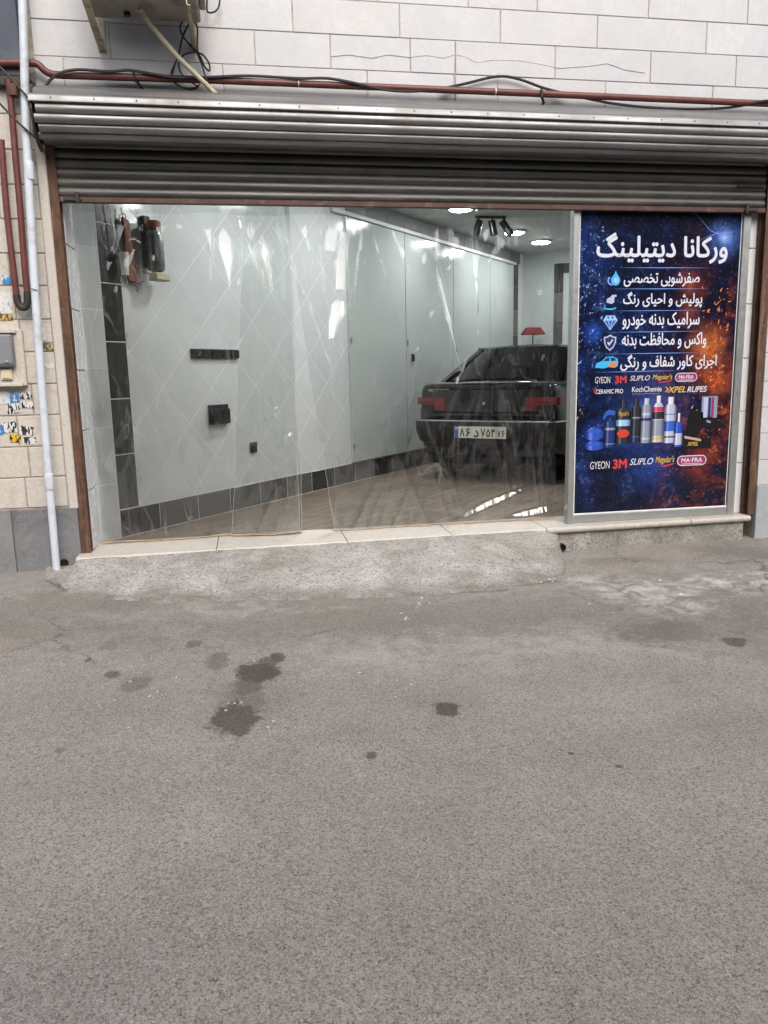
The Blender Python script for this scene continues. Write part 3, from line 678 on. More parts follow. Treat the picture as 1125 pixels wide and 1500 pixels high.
# other garage walls
struct('wall_back', MB().box(GL, GL+.12, -GW-.1, .2, -.02, CZ), 'panel_white', rotz=GA, loc=GO)
struct('wall_right', MB().box(3.08, GL+.1, -GW-.12, -GW, -.02, CZ), 'white_tile', rotz=GA, loc=GO)
bw = garage_thing('back_door_frame', 'dark tiled surround on the garage back wall above the car', 'door frame', GL, .50, 0)
for i in range(6): gpart('upright_tile', MB().cbox(-.012, .0, -.14, 0, .1+.43*i, .1+.43*i+.424, .002), 'black_tile', bw)
for i in range(4): gpart('head_tile', MB().cbox(-.012, .0, -.14-.4*(i+1)+.003, -.143-.4*i, 2.53, 2.67, .002), 'black_tile', bw)
gpart('door_leaf', MB().cbox(-.008, -.001, -1.74, -.144, .0, 2.525, .002), 'panel_white', bw)
gpart('door_handle', MB().cbox(-.05, -.008, -.60, -.55, 1.55, 1.72, .006), 'black_plastic', bw)
# jambs
jl = thing('door_jamb', 'white tiled reveal just inside the left rusty guide rail', 'wall', (-1.1, .2, 0))
part('jamb_core', MB().box(-1.30, -1.064, .085, .345, -.04, 2.6), 'grout', jl)
for a, b in ((.0, .394), (.394, .791), (.791, 1.178), (1.178, 1.559), (1.559, 1.95), (1.95, 2.34), (2.34, 2.6)):
    part('jamb_tile', MB().cbox(-1.066, -1.056+random.uniform(-.001, .001), .086, .342, a+.004, b-.004, .002), 'jamb_tile', jl)
jr = thing('door_jamb', 'white tiled strip between the poster window and the right guide rail', 'wall', (3.7, .2, 0))
part('jamb_core', MB().box(3.616, 3.80, .106, .6, -.04, 2.6), 'grout', jr)
for a, b in ((.0, .39), (.39, .78), (.78, 1.17), (1.17, 1.56), (1.56, 1.95), (1.95, 2.4)):
    part('jamb_tile', MB().cbox(3.617, 3.684, .094, .108, a+.003, b-.003, .002), 'jamb_tile', jr)
# lintel soffit behind the shutter keeps the garage closed
struct('lintel', MB().box(-1.3, 3.9, .20, .36, 2.30, 2.86), 'render')
# the building across the alley
struct('opposite_building', MB().box(-26, 30, -12, -9.0, -.4, 4.7), 'opp')

# ================================================================== ROLLER SHUTTER
sh = thing('roller_shutter', 'rolled-up galvanised roller shutter above the doorway with rusty guide rails', 'shutter', (1.3, 0, 0))
X0, X1 = -1.095, 3.98
CYc, CZc, CR = -.115, 2.630, .153
def slat_arc(a0, a1, x0, x1, r, bulge, n=8):
    prof = []
    for k in range(n+1):
        t = k/n; a = a0+(a1-a0)*t; rr = r + bulge*math.sin(math.pi*t)**.8 - (.004 if k in (0, n) else 0)
        prof.append((CYc+rr*math.cos(a), CZc+rr*math.sin(a)))
    prof += [(CYc+(r-.012)*math.cos(a1), CZc+(r-.012)*math.sin(a1)), (CYc+(r-.012)*math.cos(a0), CZc+(r-.012)*math.sin(a0))]
    mb = MB(); ns = 14
    rings = []
    for i in range(ns+1):
        x = x0+(x1-x0)*i/ns; w_ = .0012*math.sin(i*1.7+a0*5)
        rings.append([(x, y+w_, z+w_*.6) for y, z in prof])
    mb.loft(rings); return mb
# joints between the slats of the coil: lower front quarter down to the underside
edges = [R(a) for a in (150, 173, 193, 213, 233, 252, 300, 335)]
for i, (a, b) in enumerate(zip(edges, edges[1:])):
    part('coil_slat', slat_arc(a, b, X0+.012*(i % 2), X1, CR, .011 if i < 5 else .004), 'galvanised' if i < 5 else 'shutter_steel_shaded', sh)
# cover sheet over the coil
pr = [(.016, 2.812), (-.10, 2.795), (-.205, 2.748), (-.212, 2.742), (-.232, 2.715), (-.248, 2.702), (-.262, 2.700), (-.274, 2.690), (-.278, 2.680), (-.278, 2.668), (-.286, 2.654),
      (-.282, 2.652), (-.274, 2.666), (-.273, 2.680), (-.270, 2.687), (-.258, 2.694), (-.245, 2.697), (-.226, 2.710), (-.203, 2.741), (-.10, 2.789), (.016, 2.806)]
mb = MB(); rings = []
for i in range(25):
    x = X0-.02+(X1-X0+.03)*i/24; d_ = .0016*noise.noise((x*2.2, 0, 0))
    rings.append([(x, y+d_, z+d_) for y, z in pr])
mb.loft(rings); part('cover_sheet', mb, 'galvanised', sh)
for i in range(22): part('rivet', MB().lathe([(.004, 0), (.004, -.004), (.0015, -.006)], (X0+.1+i*.231, -.276, 2.674), 'y', 8), 'dark_metal', sh)
# end plates
for x in (X0-.018, X1+.004):
    pl = MB(); pl.prism([(CYc+.157*math.cos(R(a)), CZc+.157*math.sin(R(a))) for a in range(100, 340, 12)] + [(.02, 2.56), (.02, 2.79)], x, x+.012, 'x')
    part('end_plate', pl, 'dark_metal', sh)
# hanging curtain slats
z = 2.602; k = 0
while z > 2.26:
    h = .0545; p = []
    for q in range(9):
        t = q/8; p.append((.030-.011*math.sin(math.pi*t)**.7, z-h*t))
    p += [(.040, z-h), (.040, z)]
    mb = MB(); mb.loft([[(x, a+.0010*math.sin(x*2.1+k), b) for a, b in p] for x in [-1.062+i*(4.745/12) for i in range(13)]])
    part('curtain_slat', mb, 'shutter_steel_shaded', sh); z -= h+.0012; k += 1
part('bottom_rail', MB().cbox(-1.058, 3.682, .006, .044, 2.178, z-.001, .004), 'rail_brown', sh)
for x, s in ((-.98, 1), (3.56, -1)):
    mb = MB(); mb.cbox(x-.05, x+.05, -.006, .005, 2.185, 2.203, .003); mb.cbox(x+.03*s-.012, x+.03*s+.012, -.012, .006, 2.172, 2.235, .003)
    part('slide_bolt', mb, 'dark_metal', sh)
part('slide_bolt', MB().cbox(3.45, 3.66, -.004, .012, 2.345, 2.358, .003), 'dark_metal', sh)
for x0, x1 in ((-1.118, -1.057), (3.687, 3.748)):
    mb = MB(); inner = x1 if x0 < 0 else x0; outer = x0 if x0 < 0 else x1; sg = 1 if x0 < 0 else -1
    lo, hi = sorted((outer, inner))
    mb.cbox(lo, hi, .004, .012, .0, 2.56, .002); mb.cbox(lo, hi, .066, .080, .0, 2.56, .002)
    a_, b_ = sorted((outer, outer+.008*sg)); mb.box(a_, b_, .0125, .0655, .0, 2.56)
    part('guide_rail', mb, 'rust', sh, 'rusty brown steel guide rail')

# ================================================================== PIPES AND CABLES ON THE FACADE
gpz = [(-1.518,-0.060,2.909), (-1.298,-0.060,2.918), (-1.132,-0.060,2.923), (-1.091,-0.060,2.916), (-1.057,-0.060,2.885), (-1.013,-0.060,2.868), (-0.931,-0.060,2.866), (-0.152,-0.060,2.873), (0.758,-0.060,2.873), (1.913,-0.060,2.873), (3.600,-0.060,2.870), (4.532,-0.060,2.867)]
gas = thing('gas_pipe', 'long red-brown gas pipe running across the marble above the shutter', 'pipe', gpz[7])
mb = MB(); mb.tube(gpz[:7], .0205, 12, 4); mb.tube(gpz[6:], .0205, 12); part('pipe_run', mb, 'red_pipe', gas)
for x, y in ((200, 112), (794, 138)):
    a = (-0.547,-0.060,2.872) if x == 200 else (1.978,-0.060,2.871)
    mb = MB(); mb.tube([(a[0]-.012, -.085, a[2]+.024), (a[0]-.012, -.086, a[2]-.022), (a[0]+.005, -.06, a[2]-.03), (a[0]+.02, -.04, a[2]-.045), (a[0]+.02, -.03, a[2]-.05), (a[0]+.02, -.012, a[2]-.10)], .009, 6)
    mb.cbox(a[0]+.008, a[0]+.034, -.02, -.001, a[2]-.105, a[2]-.045, .002)
    part('pipe_bracket', mb, 'dark_metal', gas)
for x in (gpz[8][0]-.35, gpz[9][0]-.25): part('tie', MB().lathe([(.0225, -.003), (.0225, .003)], (x, -.06, gpz[8][2]+(gpz[9][2]-gpz[8][2])*(x-gpz[8][0])/(gpz[9][0]-gpz[8][0])), 'x', 12), 'white_plastic', gas)
bl = solo('power_cable', MB().tube([(-1.058,-0.100,2.772), (-1.031,-0.100,2.817), (-0.967,-0.100,2.863), (-0.865,-0.095,2.887), (-0.695,-0.090,2.885), (-0.579,-0.090,2.897), (-0.445,-0.090,2.881), (-0.301,-0.090,2.868), (-0.110,-0.088,2.880), (0.091,-0.085,2.896), (0.255,-0.070,2.901), (0.419,-0.085,2.894),
    (0.586,-0.085,2.901), (0.754,-0.090,2.879), (0.924,-0.090,2.850), (1.097,-0.088,2.845), (1.282,-0.050,2.877), (1.467,-0.030,2.923), (1.684,-0.030,2.975), (1.831,-0.030,2.965), (2.015,-0.035,2.913), (2.245,-0.050,2.867), (2.485,-0.050,2.834), (2.778,-0.050,2.819), (3.126,-0.050,2.823), (3.378,-0.050,2.848), (3.552,-0.090,2.876), (3.964,-0.090,2.916)], .0085, 7, 4), 'cable',
    'thick black cable draped and wound along the red-brown pipe', 'cable', (1.097,-0.088,2.845))
lpz = thing('drain_loop_pipe', 'dark red U-shaped pipe hanging on the left pier beside the white pipe', 'pipe', (-1.323,-0.060,1.549))
mb = MB(); mb.tube([(-1.333,-0.060,2.503), (-1.337,-0.060,2.428), (-1.344,-0.060,2.106), (-1.341,-0.060,1.835), (-1.338,-0.060,1.637), (-1.335,-0.060,1.585), (-1.318,-0.060,1.557), (-1.295,-0.060,1.557), (-1.280,-0.060,1.589), (-1.276,-0.060,1.637), (-1.276,-0.060,1.796), (-1.268,-0.060,2.107), (-1.264,-0.060,2.449), (-1.260,-0.060,2.709), (-1.264,-0.060,2.825)], .0185, 10, 3)
part('pipe_run', mb, 'red_pipe', lpz)
part('elbow_joint', MB().tube([(-1.338,-0.060,1.629), (-1.335,-0.060,1.585), (-1.318,-0.060,1.557), (-1.295,-0.060,1.557), (-1.279,-0.060,1.589), (-1.275,-0.060,1.645)], .0215, 10, 3), 'dark_metal', lpz)
part('upper_clamp', MB().cbox(-1.262, -1.218, -.09, -.03, 2.738, 2.804, .004), 'rust', lpz)
wp = thing('downpipe', 'white plastic downpipe standing in front of the left pier', 'pipe', (-1.259,-0.100,-0.071))
mb = MB(); mb.tube([(-1.118,-0.115,3.508), (-1.141,-0.115,3.090), (-1.180,-0.115,2.510), (-1.216,-0.115,1.671), (-1.243,-0.110,0.690), (-1.255,-0.100,-0.072)], .0235, 16, 3); part('pipe_run', mb, 'pvc', wp)
for y_, xx in (((-1.183,-0.115,2.324), 0), ((-1.245,-0.110,0.497), 0)):
    part('pipe_coupling', MB().lathe([(.0262, -.05), (.0275, -.046), (.0275, .046), (.0262, .05)], y_, 'z', 16), 'pvc', wp)
part('wire_tie', MB().tube([(-1.330,-0.100,1.680), (-1.273,-0.145,1.668), (-1.214,-0.145,1.652), (-1.196,-0.100,1.633), (-1.236,-0.050,1.590)], .0028, 5, 4), 'wire', wp)
solo('drain_hole_disc', MB().lathe([(.028, 0), (.028, .004)], (-1.227, -.0125, -0.054), 'y', 16), 'black_hole', 'round black disc for the dark of a hole in the plinth behind the foot of the white pipe', 'hole', (-1.227, -.0125, -0.054-.028))  # flat black disc on the plinth, painted for the dark of a hole
solo('guy_wire', MB().tube([(-1.378,-0.140,2.963), (-1.278,-0.150,2.865), (-1.205,-0.155,2.781), (-1.121,-0.150,2.677), (-1.112,-0.120,2.621)], .0065, 6, 3), 'wire', 'upper thin dark wire slanting down to the shutter end at top left', 'cable', (-1.205,-0.155,2.781))
solo('guy_wire', MB().tube([(-1.396,-0.140,2.793), (-1.297,-0.150,2.671), (-1.204,-0.155,2.568), (-1.115,-0.130,2.486), (-1.091,-0.100,2.424)], .0065, 6, 3), 'wire', 'lower thin dark wire slanting across the white pipe below the shutter end', 'cable', (-1.204,-0.155,2.568))
mb = MB(); mb.tube([(-1.148,-0.060,2.830), (-1.109,-0.100,2.781), (-1.129,-0.130,2.727), (-1.141,-0.130,2.683), (-1.134,-0.120,2.628), (-1.131,-0.100,2.553), (-1.125,-0.090,2.489), (-1.113,-0.060,2.445)], .010, 7, 3)
solo('shutter_chain_cable', mb, 'cable', 'black bundled cable hanging at the left end of the shutter coil', 'cable', (-1.134,-0.120,2.628))
mb = MB()
ring = [(-1.169,-0.020,2.443), (-1.189,-0.020,2.431), (-1.189,-0.020,2.397), (-1.170,-0.020,2.397), (-1.163,-0.020,2.432), (-1.168,-0.020,2.454)]
mb.tube(ring, .003, 5, 3); solo('wire_ring', mb, 'alu', 'small metal wire ring on the left pier beside the white pipe', 'ring', ring[0])

# ================================================================== AIR CONDITIONER
az = 3.163
ac = thing('air_conditioner', 'dirty outdoor air conditioner unit seen from below at the top left', 'air conditioner', (-.65, -.28, az))
xa, xb = -0.763, -0.154
part('casing', MB().cbox(xa, xb, -.43, -.10, az, az+.55, .012), 'ac_body', ac)
mb = MB(); mb.lathe([(.018, 0), (.018, -.02), (.010, -.021)], (-0.558, -.2, az-.0005), 'z', 12); part('drain_nipple', mb, 'black_plastic', ac)
part('valve_cover', MB().cbox(xb+.001, xb+.035, -.38, -.20, az+.03, az+.22, .006), 'ac_body', ac)
def bracket(x, wd, zl, label):
    t = thing('bracket_arm', label, 'bracket', (x, 0, zl), 0, 'cream steel brackets under the air conditioner')
    mb = MB(); zt = az-.026
    mb.prism([(-.005, zl), (-.005, zl+.05), (-.44, zt-.002), (-.47, zt-.002), (-.47, zt-.03)], x-wd/2, x-wd/2+.005, 'x')
    mb.prism([(-.005, zl), (-.003, zl+.0), (-.47, zt-.03), (-.472, zt-.034), (-.01, zl-.006)], x-wd/2+.0055, x+wd/2, 'x')
    part('strut', mb, 'cream_metal', t)
    part('wall_plate', MB().cbox(x-wd/2-.004, x+wd/2+.004, -.0045, -.0005, zl-.01, zt+.12, .001), 'cream_metal', t)
    for q in (.012, .055): part('bolt', MB().lathe([(.009, 0), (.009, -.008), (.004, -.010)], (x, -.0055, zl+q), 'y', 8), 'dark_metal', t)
bracket(-0.737, .040, 3.030, 'left cream steel bracket strut under the air conditioner')
bracket(-0.204, .022, 3.054, 'right narrow cream bracket strut behind the coiled black cable')
solo('condensate_pipe', MB().tube([(-0.476,-0.300,3.145), (-0.440,-0.220,3.107), (-0.380,-0.200,3.040), (-0.290,-0.160,2.950), (-0.151,-0.130,2.830), (-0.069,-0.110,2.757)], .0145, 10, 3, rr=None), 'cream_metal', 'cream slanting drain pipe from the air conditioner down to the shutter cover', 'pipe', (-0.151,-0.130,2.830))
mb = MB()
mb.tube([(-0.195,-0.030,3.040), (-0.240,-0.040,3.083), (-0.272,-0.040,3.126), (-0.277,-0.040,3.170), (-0.251,-0.050,3.197), (-0.220,-0.060,3.187), (-0.264,-0.050,3.115), (-0.295,-0.040,3.020), (-0.323,-0.040,2.956), (-0.346,-0.050,2.902), (-0.326,-0.050,2.850), (-0.256,-0.050,2.819), (-0.195,-0.050,2.833), (-0.233,-0.060,2.858), (-0.286,-0.060,2.901), (-0.298,-0.050,2.964), (-0.263,-0.050,3.011), (-0.195,-0.050,3.029)], .0055, 6, 4)
mb.tube([(-0.195,-0.035,3.038), (-0.169,-0.050,3.000), (-0.148,-0.050,2.948), (-0.121,-0.050,2.927), (-0.123,-0.050,2.972), (-0.156,-0.050,3.015), (-0.183,-0.045,3.031), (-0.183,-0.050,3.089), (-0.178,-0.050,3.163), (-0.199,-0.060,3.195)], .0055, 6, 4)
mb.tube([(-0.188,-0.040,3.025), (-0.163,-0.060,2.951), (-0.139,-0.100,2.856), (-0.099,-0.120,2.783)], .005, 6, 4)
mb.tube([(-0.323,-0.045,2.954), (-0.339,-0.055,2.886), (-0.306,-0.055,2.834), (-0.227,-0.055,2.826), (-0.182,-0.055,2.847)], .005, 6, 4)
solo('cable_coil', mb, 'cable', 'loose coil of thin black cable hanging under the air conditioner', 'cable', (-0.195,-0.035,3.038))
solo('cable_stub', MB().tube([(-0.106,-0.060,3.361), (-0.116,-0.060,3.273), (-0.110,-0.060,3.244), (-0.070,-0.060,3.250), (-0.044,-0.060,3.284), (-0.036,-0.060,3.351)], .0055, 6, 4), 'cable', 'short black cable loop at the top edge right of the air conditioner', 'cable', (-0.110,-0.060,3.244))

# ================================================================== METER BOX AND STICKERS
mbx = thing('meter_box', 'recessed grey meter box with stone surround on the left pier', 'meter box', (-1.55, 0, 1.1))
part('surround', MB().cbox(-1.80, -1.338, -.032, -.001, 1.086, 1.432, .006), 'marble_beige', mbx)
part('ledge', MB().cbox(-1.80, -1.354, -.06, -.033, 1.086, 1.107, .003), 'marble_beige', mbx)
part('hood', MB().cbox(-1.80, -1.369, -.055, -.033, 1.406, 1.430, .003), 'marble_beige', mbx)
part('box_body', MB().cbox(-1.80, -1.386, -.085, -.033, 1.206, 1.397, .010), 'meter_box', mbx)
part('door_edge', MB().cbox(-1.80, -1.389, -.092, -.0855, 1.222, 1.355, .003), 'meter_box', mbx)
part('latch', MB().lathe([(.008, 0), (.008, -.008), (.004, -.009)], (-1.423,-0.093,1.234), 'y', 10), 'alu', mbx)
part('bell_plate', MB().cbox(-1.479, -1.413, -.05, -.033, 1.128, 1.190, .003), 'cream', mbx)
part('bell_button', MB().cbox(-1.469, -1.424, -.056, -.0505, 1.137, 1.182, .002), 'cream', mbx)
STK = [(((-1.426,-1.375,1.699,1.751)), 'sticker_blue', 'small blue and white sticker high on the left pier near the red pipe'),
       (((-1.498,-1.381,1.522,1.659)), 'sticker_pale', 'torn pale paper notice on the left pier behind the red pipe'),
       (((-1.476,-1.386,1.482,1.526)), 'sticker_gold', 'dark gold sticker strip under the pale notice'),
       (((-1.340,-1.285,1.505,1.554)), 'sticker_pale', 'faded blue print beneath the U-shaped pipe'),
       (((-1.250,-1.206,1.361,1.443)), 'sticker_pale', 'faded sticker right of the white pipe above the gold plate'),
       (((-1.241,-1.165,1.302,1.352)), 'sticker_gold', 'dark plate with gold lettering right of the white pipe'),
       (((-1.240,-1.176,1.190,1.223)), 'sticker_pale', 'small pale blue torn sticker right of the white pipe'),
       (((-1.522,-1.455,0.978,1.058)), 'sticker_pale', 'white sticker with a tower picture at the left edge'),
       (((-1.454,-1.399,0.985,1.056)), 'sticker_blue', 'blue picture sticker below the meter box'),
       (((-1.394,-1.322,1.004,1.051)), 'sticker_ink', 'black and white sticker, upper right below the meter box'),
       (((-1.395,-1.319,0.949,0.992)), 'sticker_ink', 'black-lettered sticker beside the white pipe, second from top'),
       (((-1.481,-1.398,0.918,0.981)), 'sticker_ink', 'torn black and white sticker left of the lettered one'),
       (((-1.517,-1.429,0.800,0.868)), 'sticker_ink', 'black-lettered sticker above the yellow one'),
       (((-1.419,-1.335,0.780,0.839)), 'sticker_ink', 'tilted black-lettered sticker right of the yellow one'),
       (((-1.480,-1.412,0.739,0.790)), 'sticker_yellow', 'yellow sticker with black lettering on the left pier'),
       (((-1.405,-1.325,0.723,0.770)), 'sticker_ink', 'lowest black-lettered sticker beside the white pipe'),
       (((-1.543,-1.515,0.789,0.853)), 'sticker_blue', 'blue sticker cut off by the left edge of the picture')]
for k, (b, mt, lab) in enumerate(STK):
    mb = MB(); cx, cz = (b[0]+b[1])/2, (b[2]+b[3])/2; an = R((3, -2, 1, 0, 2, 1, -2, 2, 1, -3, -2, 4, 5, -9, -4, -3, 3)[k]); hw, hh = (b[1]-b[0])/2, (b[3]-b[2])/2
    n = 7; V = []; rg = random.Random(k)
    per = [(-1, -1), (-.3, -1), (.4, -1), (1, -1), (1, -.2), (1, 1), (.3, 1), (-.4, 1), (-1, 1), (-1, .1)]
    pl = []
    for a, c in per:
        a *= rg.uniform(.93, 1.0); c *= rg.uniform(.93, 1.0)
        pl.append((cx+a*hw*math.cos(an)-c*hh*math.sin(an), cz+a*hw*math.sin(an)+c*hh*math.cos(an)))
    yy = -.0026-.0004*(k % 3)
    mb.prism(pl, yy-.0006, yy)
    solo('sticker', mb, mt, lab, 'sticker', (cx, yy, cz), 'stickers on the left pier')

# ================================================================== POSTER WINDOW
pw = thing('poster_window', 'aluminium window panel covered by a dark blue and red advertising poster', 'poster', (2.93, .08, 0))
part('frame_post', MB().cbox(2.262, 2.306, .045, .11, .001, 2.26, .003), 'alu', pw)
part('frame_post', MB().cbox(2.3065, 2.318, .058, .10, .06, 2.26, .002), 'white_plastic', pw)
part('frame_post', MB().cbox(3.556, 3.614, .062, .10, .001, 2.26, .003), 'alu', pw)
part('frame_rail', MB().cbox(2.3065, 3.5555, .066, .105, .001, .0605, .003), 'alu', pw)
part('bead', MB().cbox(2.3185, 3.5555, .069, .079, .0605, .0715, .002), 'white_plastic', pw)
part('bead', MB().cbox(3.548, 3.5555, .0705, .0775, .0715, 2.25, .002), 'blue_panel', pw)
part('bead', MB().cbox(3.5425, 3.5478, .0695, .0785, .0715, 2.25, .0015), 'white_plastic', pw)
pm = MB().box(0, 3.5425-2.318, 0, .012, 0, 2.25-.0715).mesh('poster_sheet'); pm.materials.append(M['poster'])
po = bpy.data.objects.new('poster_sheet', pm); C.objects.link(po); po.parent = pw; po.location = (2.318-2.93, .0745-.08, .0715)
po['o'] = [2.93, .08, 0]; po['label'] = 'printed poster with white Persian lettering over blue and red sparks'
PY = .0738
def ptext(name, body, box, mat, bold=.012, shear=0., y=PY): return part(name, text_mb(body, *box, y, bold, shear), mat, pw)
def ppoly(name, polys, mat, y=PY):
    mb = MB()
    for pl in polys: mb.add([(a, y, b) for a, b in pl], [tuple(range(len(pl)))])
    return part(name, mb, mat, pw)
def boxp(b, x0, x1, z0, z1):
    """rectangle inside box b in fractions"""
    X = lambda t: b[0]+(b[1]-b[0])*t; Z = lambda t: b[2]+(b[3]-b[2])*t
    return [(X(x0), Z(z0)), (X(x1), Z(z0)), (X(x1), Z(z1)), (X(x0), Z(z1))]
def frac(b, pts): return [(b[0]+(b[1]-b[0])*x, b[2]+(b[3]-b[2])*z) for x, z in pts]
ptext('title_lettering', persian('ورکانا دیتیلینگ'), (2.445,3.448,1.840,2.047), 'p_white', .022)
for tx, bx in (('صفرشویی تخصصی', (2.656,3.239,1.681,1.780)), ('پولیش و احیای رنگ', (2.656,3.268,1.535,1.648)), ('سرامیک بدنه خودرو', (2.656,3.255,1.388,1.507)),
               ('واکس و محافظت بدنه', (2.656,3.317,1.248,1.363)), ('اجرای کاور شفاف و رنگی', (2.651,3.409,1.097,1.213))):
    ptext('service_lettering', persian(tx), bx, 'p_white', .016)
for a in ((2.607,3.346,1.809,1.814), (2.550,3.323,1.665,1.670), (2.540,3.305,1.515,1.519), (2.544,3.314,1.367,1.372), (2.549,3.295,1.215,1.220), (2.449,3.139,1.089,1.094)):
    ppoly('divider_line', [frac(a, [(0, .5), (.5, 0), (1, .5), (.5, 1)])], 'p_spark')
def arc(cx, cz, rx, rz, a0, a1, n=14): return [(cx+rx*math.cos(R(a0+(a1-a0)*k/n)), cz+rz*math.sin(R(a0+(a1-a0)*k/n))) for k in range(n+1)]
# icons
d = (2.558,2.630,1.691,1.793)
ppoly('drop_icon', [frac(d, arc(.5, .34, .48, .34, 150, 390) + [(.62, .8), (.5, 1), (.38, .8)])], 'p_cyan'); ppoly('drop_icon', [frac(d, arc(.55, .34, .26, .2, 0, 360))], 'p_ice', PY-.0004)
d2 = (2.533,2.584,1.696,1.752); ppoly('drop_icon', [frac(d2, arc(.7, .5, .7, .6, 130, 270)+arc(.8, .5, .6, .45, 270, 130))], 'p_spark')
d = (2.509,2.610,1.524,1.627)
ppoly('polisher_icon', [frac(d, [(.2, .5), (.25, .75), (.5, .85), (.62, 1), (.95, 1), (.95, .88), (.8, .85), (.78, .5), (.6, .4)])], 'p_pale')
ppoly('polisher_icon', [frac(d, arc(.48, .16, .48, .16, 180, 360)+arc(.48, .16, .34, .06, 360, 180)), frac(d, [(.0, .15), (.1, .35), (.15, .34), (.08, .14)])], 'p_cyan')
d = (2.509,2.618,1.383,1.486)
ppoly('diamond_icon', [frac(d, [(0, .68), (.5, 0), (1, .68), (.8, 1), (.2, 1)])], 'p_ice')
ppoly('diamond_icon', [frac(d, [(.1, .66), (.32, .66), (.46, .12)]), frac(d, [(.54, .12), (.68, .66), (.9, .66)]), frac(d, [(.38, .66), (.62, .66), (.5, .1)]), frac(d, [(.25, .93), (.45, .93), (.35, .72)]), frac(d, [(.55, .93), (.75, .93), (.65, .72)])], 'p_blue', PY-.0004)
d = (2.518,2.614,1.240,1.354)
shl = [(.5, 1), (.78, .88), (1, .86), (.97, .5), (.8, .2), (.5, 0), (.2, .2), (.03, .5), (0, .86), (.22, .88)]
ppoly('shield_icon', [frac(d, shl)], 'p_pale'); ppoly('shield_icon', [frac(d, [(.5+(a-.5)*.78, .5+(b-.5)*.8) for a, b in shl])], 'p_deep', PY-.0004)
ppoly('shield_icon', [frac(d, [(.28, .5), (.44, .32), (.74, .66), (.67, .72), (.44, .46), (.34, .57)])], 'p_white', PY-.0008)
d = (2.458,2.635,1.116,1.202)
ppoly('car_icon', [frac(d, [(0, .1), (.05, .45), (.28, .62), (.45, .95), (.75, 1), (.95, .8), (1, .5), (.97, .2), (.85, .05), (.6, .12), (.35, .02)])], 'p_cyan')
ppoly('car_icon', [frac(d, [(.33, .62), (.48, .88), (.62, .9), (.6, .62)]), frac(d, [(.66, .62), (.68, .9), (.82, .88), (.9, .65)])], 'p_deep', PY-.0004)
ppoly('car_icon', [frac(d, [(.55, .15), (.6, .45), (.95, .5), (.97, .3), (.85, .12)])], 'p_orange', PY-.0004)
# maker marks, upper and lower rows
def mafra(b):
    n = 10; L = [(b[0]+(b[3]-b[2])*.5, 0), (b[1]-(b[3]-b[2])*.5, 0)]; rz = (b[3]-b[2])/2; cz = (b[2]+b[3])/2
    cap = lambda k: arc(L[1][0], cz, rz*k, rz*k, -90, 90) + arc(L[0][0], cz, rz*k, rz*k, 90, 270)
    ppoly('maker_badge', [cap(1)], 'p_logo'); ppoly('maker_badge', [cap(.82)], 'p_mag', PY-.0004)
    ptext('maker_lettering', 'MA·FRA', (L[0][0]-rz*.1, L[1][0]+rz*.1, cz-rz*.35, cz+rz*.5), 'p_white', .03, 0, PY-.0008)
    ppoly('maker_badge', [[(L[0][0], cz-rz*.68), (L[1][0], cz-rz*.68), (L[1][0], cz-rz*.56), (L[0][0], cz-rz*.56)]], 'p_logo', PY-.0008)
def meg(b):
    ptext('maker_lettering', "Meguiar's", (b[0], b[1], b[2]+(b[3]-b[2])*.18, b[3]), 'p_gold', .01, .25)
    ppoly('maker_swash', [frac(b, [(.3, 0), (.6, .12), (1, .3), (.98, .18), (.65, .0), (.4, -.06)])], 'p_red')
ptext('maker_lettering', 'GYEON', (2.461,2.576,1.013,1.059), 'p_logo', .0); ptext('maker_lettering', '3M', (2.613,2.703,1.010,1.063), 'p_red', .05)
ptext('maker_lettering', 'SLIPLO', (2.729,2.885,1.026,1.062), 'p_logo', .01, .3); meg((2.905,3.061,1.009,1.068)); mafra((3.082,3.259,1.010,1.074))
ptext('maker_lettering', 'CERAMIC PRO', (2.469,2.679,0.938,0.970), 'p_logo', .02); ptext('maker_lettering', 'C', (2.453,2.477,0.939,0.978), 'p_red', .03, 0, PY-.0004)
ptext('maker_lettering', 'KochChemie', (2.748,2.980,0.944,0.983), 'p_logo', .02); ptext('maker_lettering', 'ExcellenceForExperts.', (2.752,2.969,0.923,0.936), 'p_grey', 0)
ptext('maker_lettering', 'XPEL', (3.027,3.172,0.933,0.977), 'p_gold', .035, .3); ppoly('maker_swash', [frac((3.005,3.043,0.935,0.979), [(0, .1), (.5, .5), (0, .9), (.3, .95), (1, .5), (.3, .05)])], 'p_orange')
ptext('maker_lettering', 'RUPES', (3.184,3.343,0.932,0.975), 'p_logo', .03, .25)
ptext('maker_lettering', 'GYEON', (2.440,2.592,0.394,0.449), 'p_logo', .0); ptext('maker_lettering', '3M', (2.618,2.728,0.390,0.461), 'p_red', .05)
ptext('maker_lettering', 'SLIPLO', (2.751,2.937,0.412,0.460), 'p_logo', .01, .3); meg((2.956,3.107,0.392,0.469)); mafra((3.129,3.369,0.389,0.466))
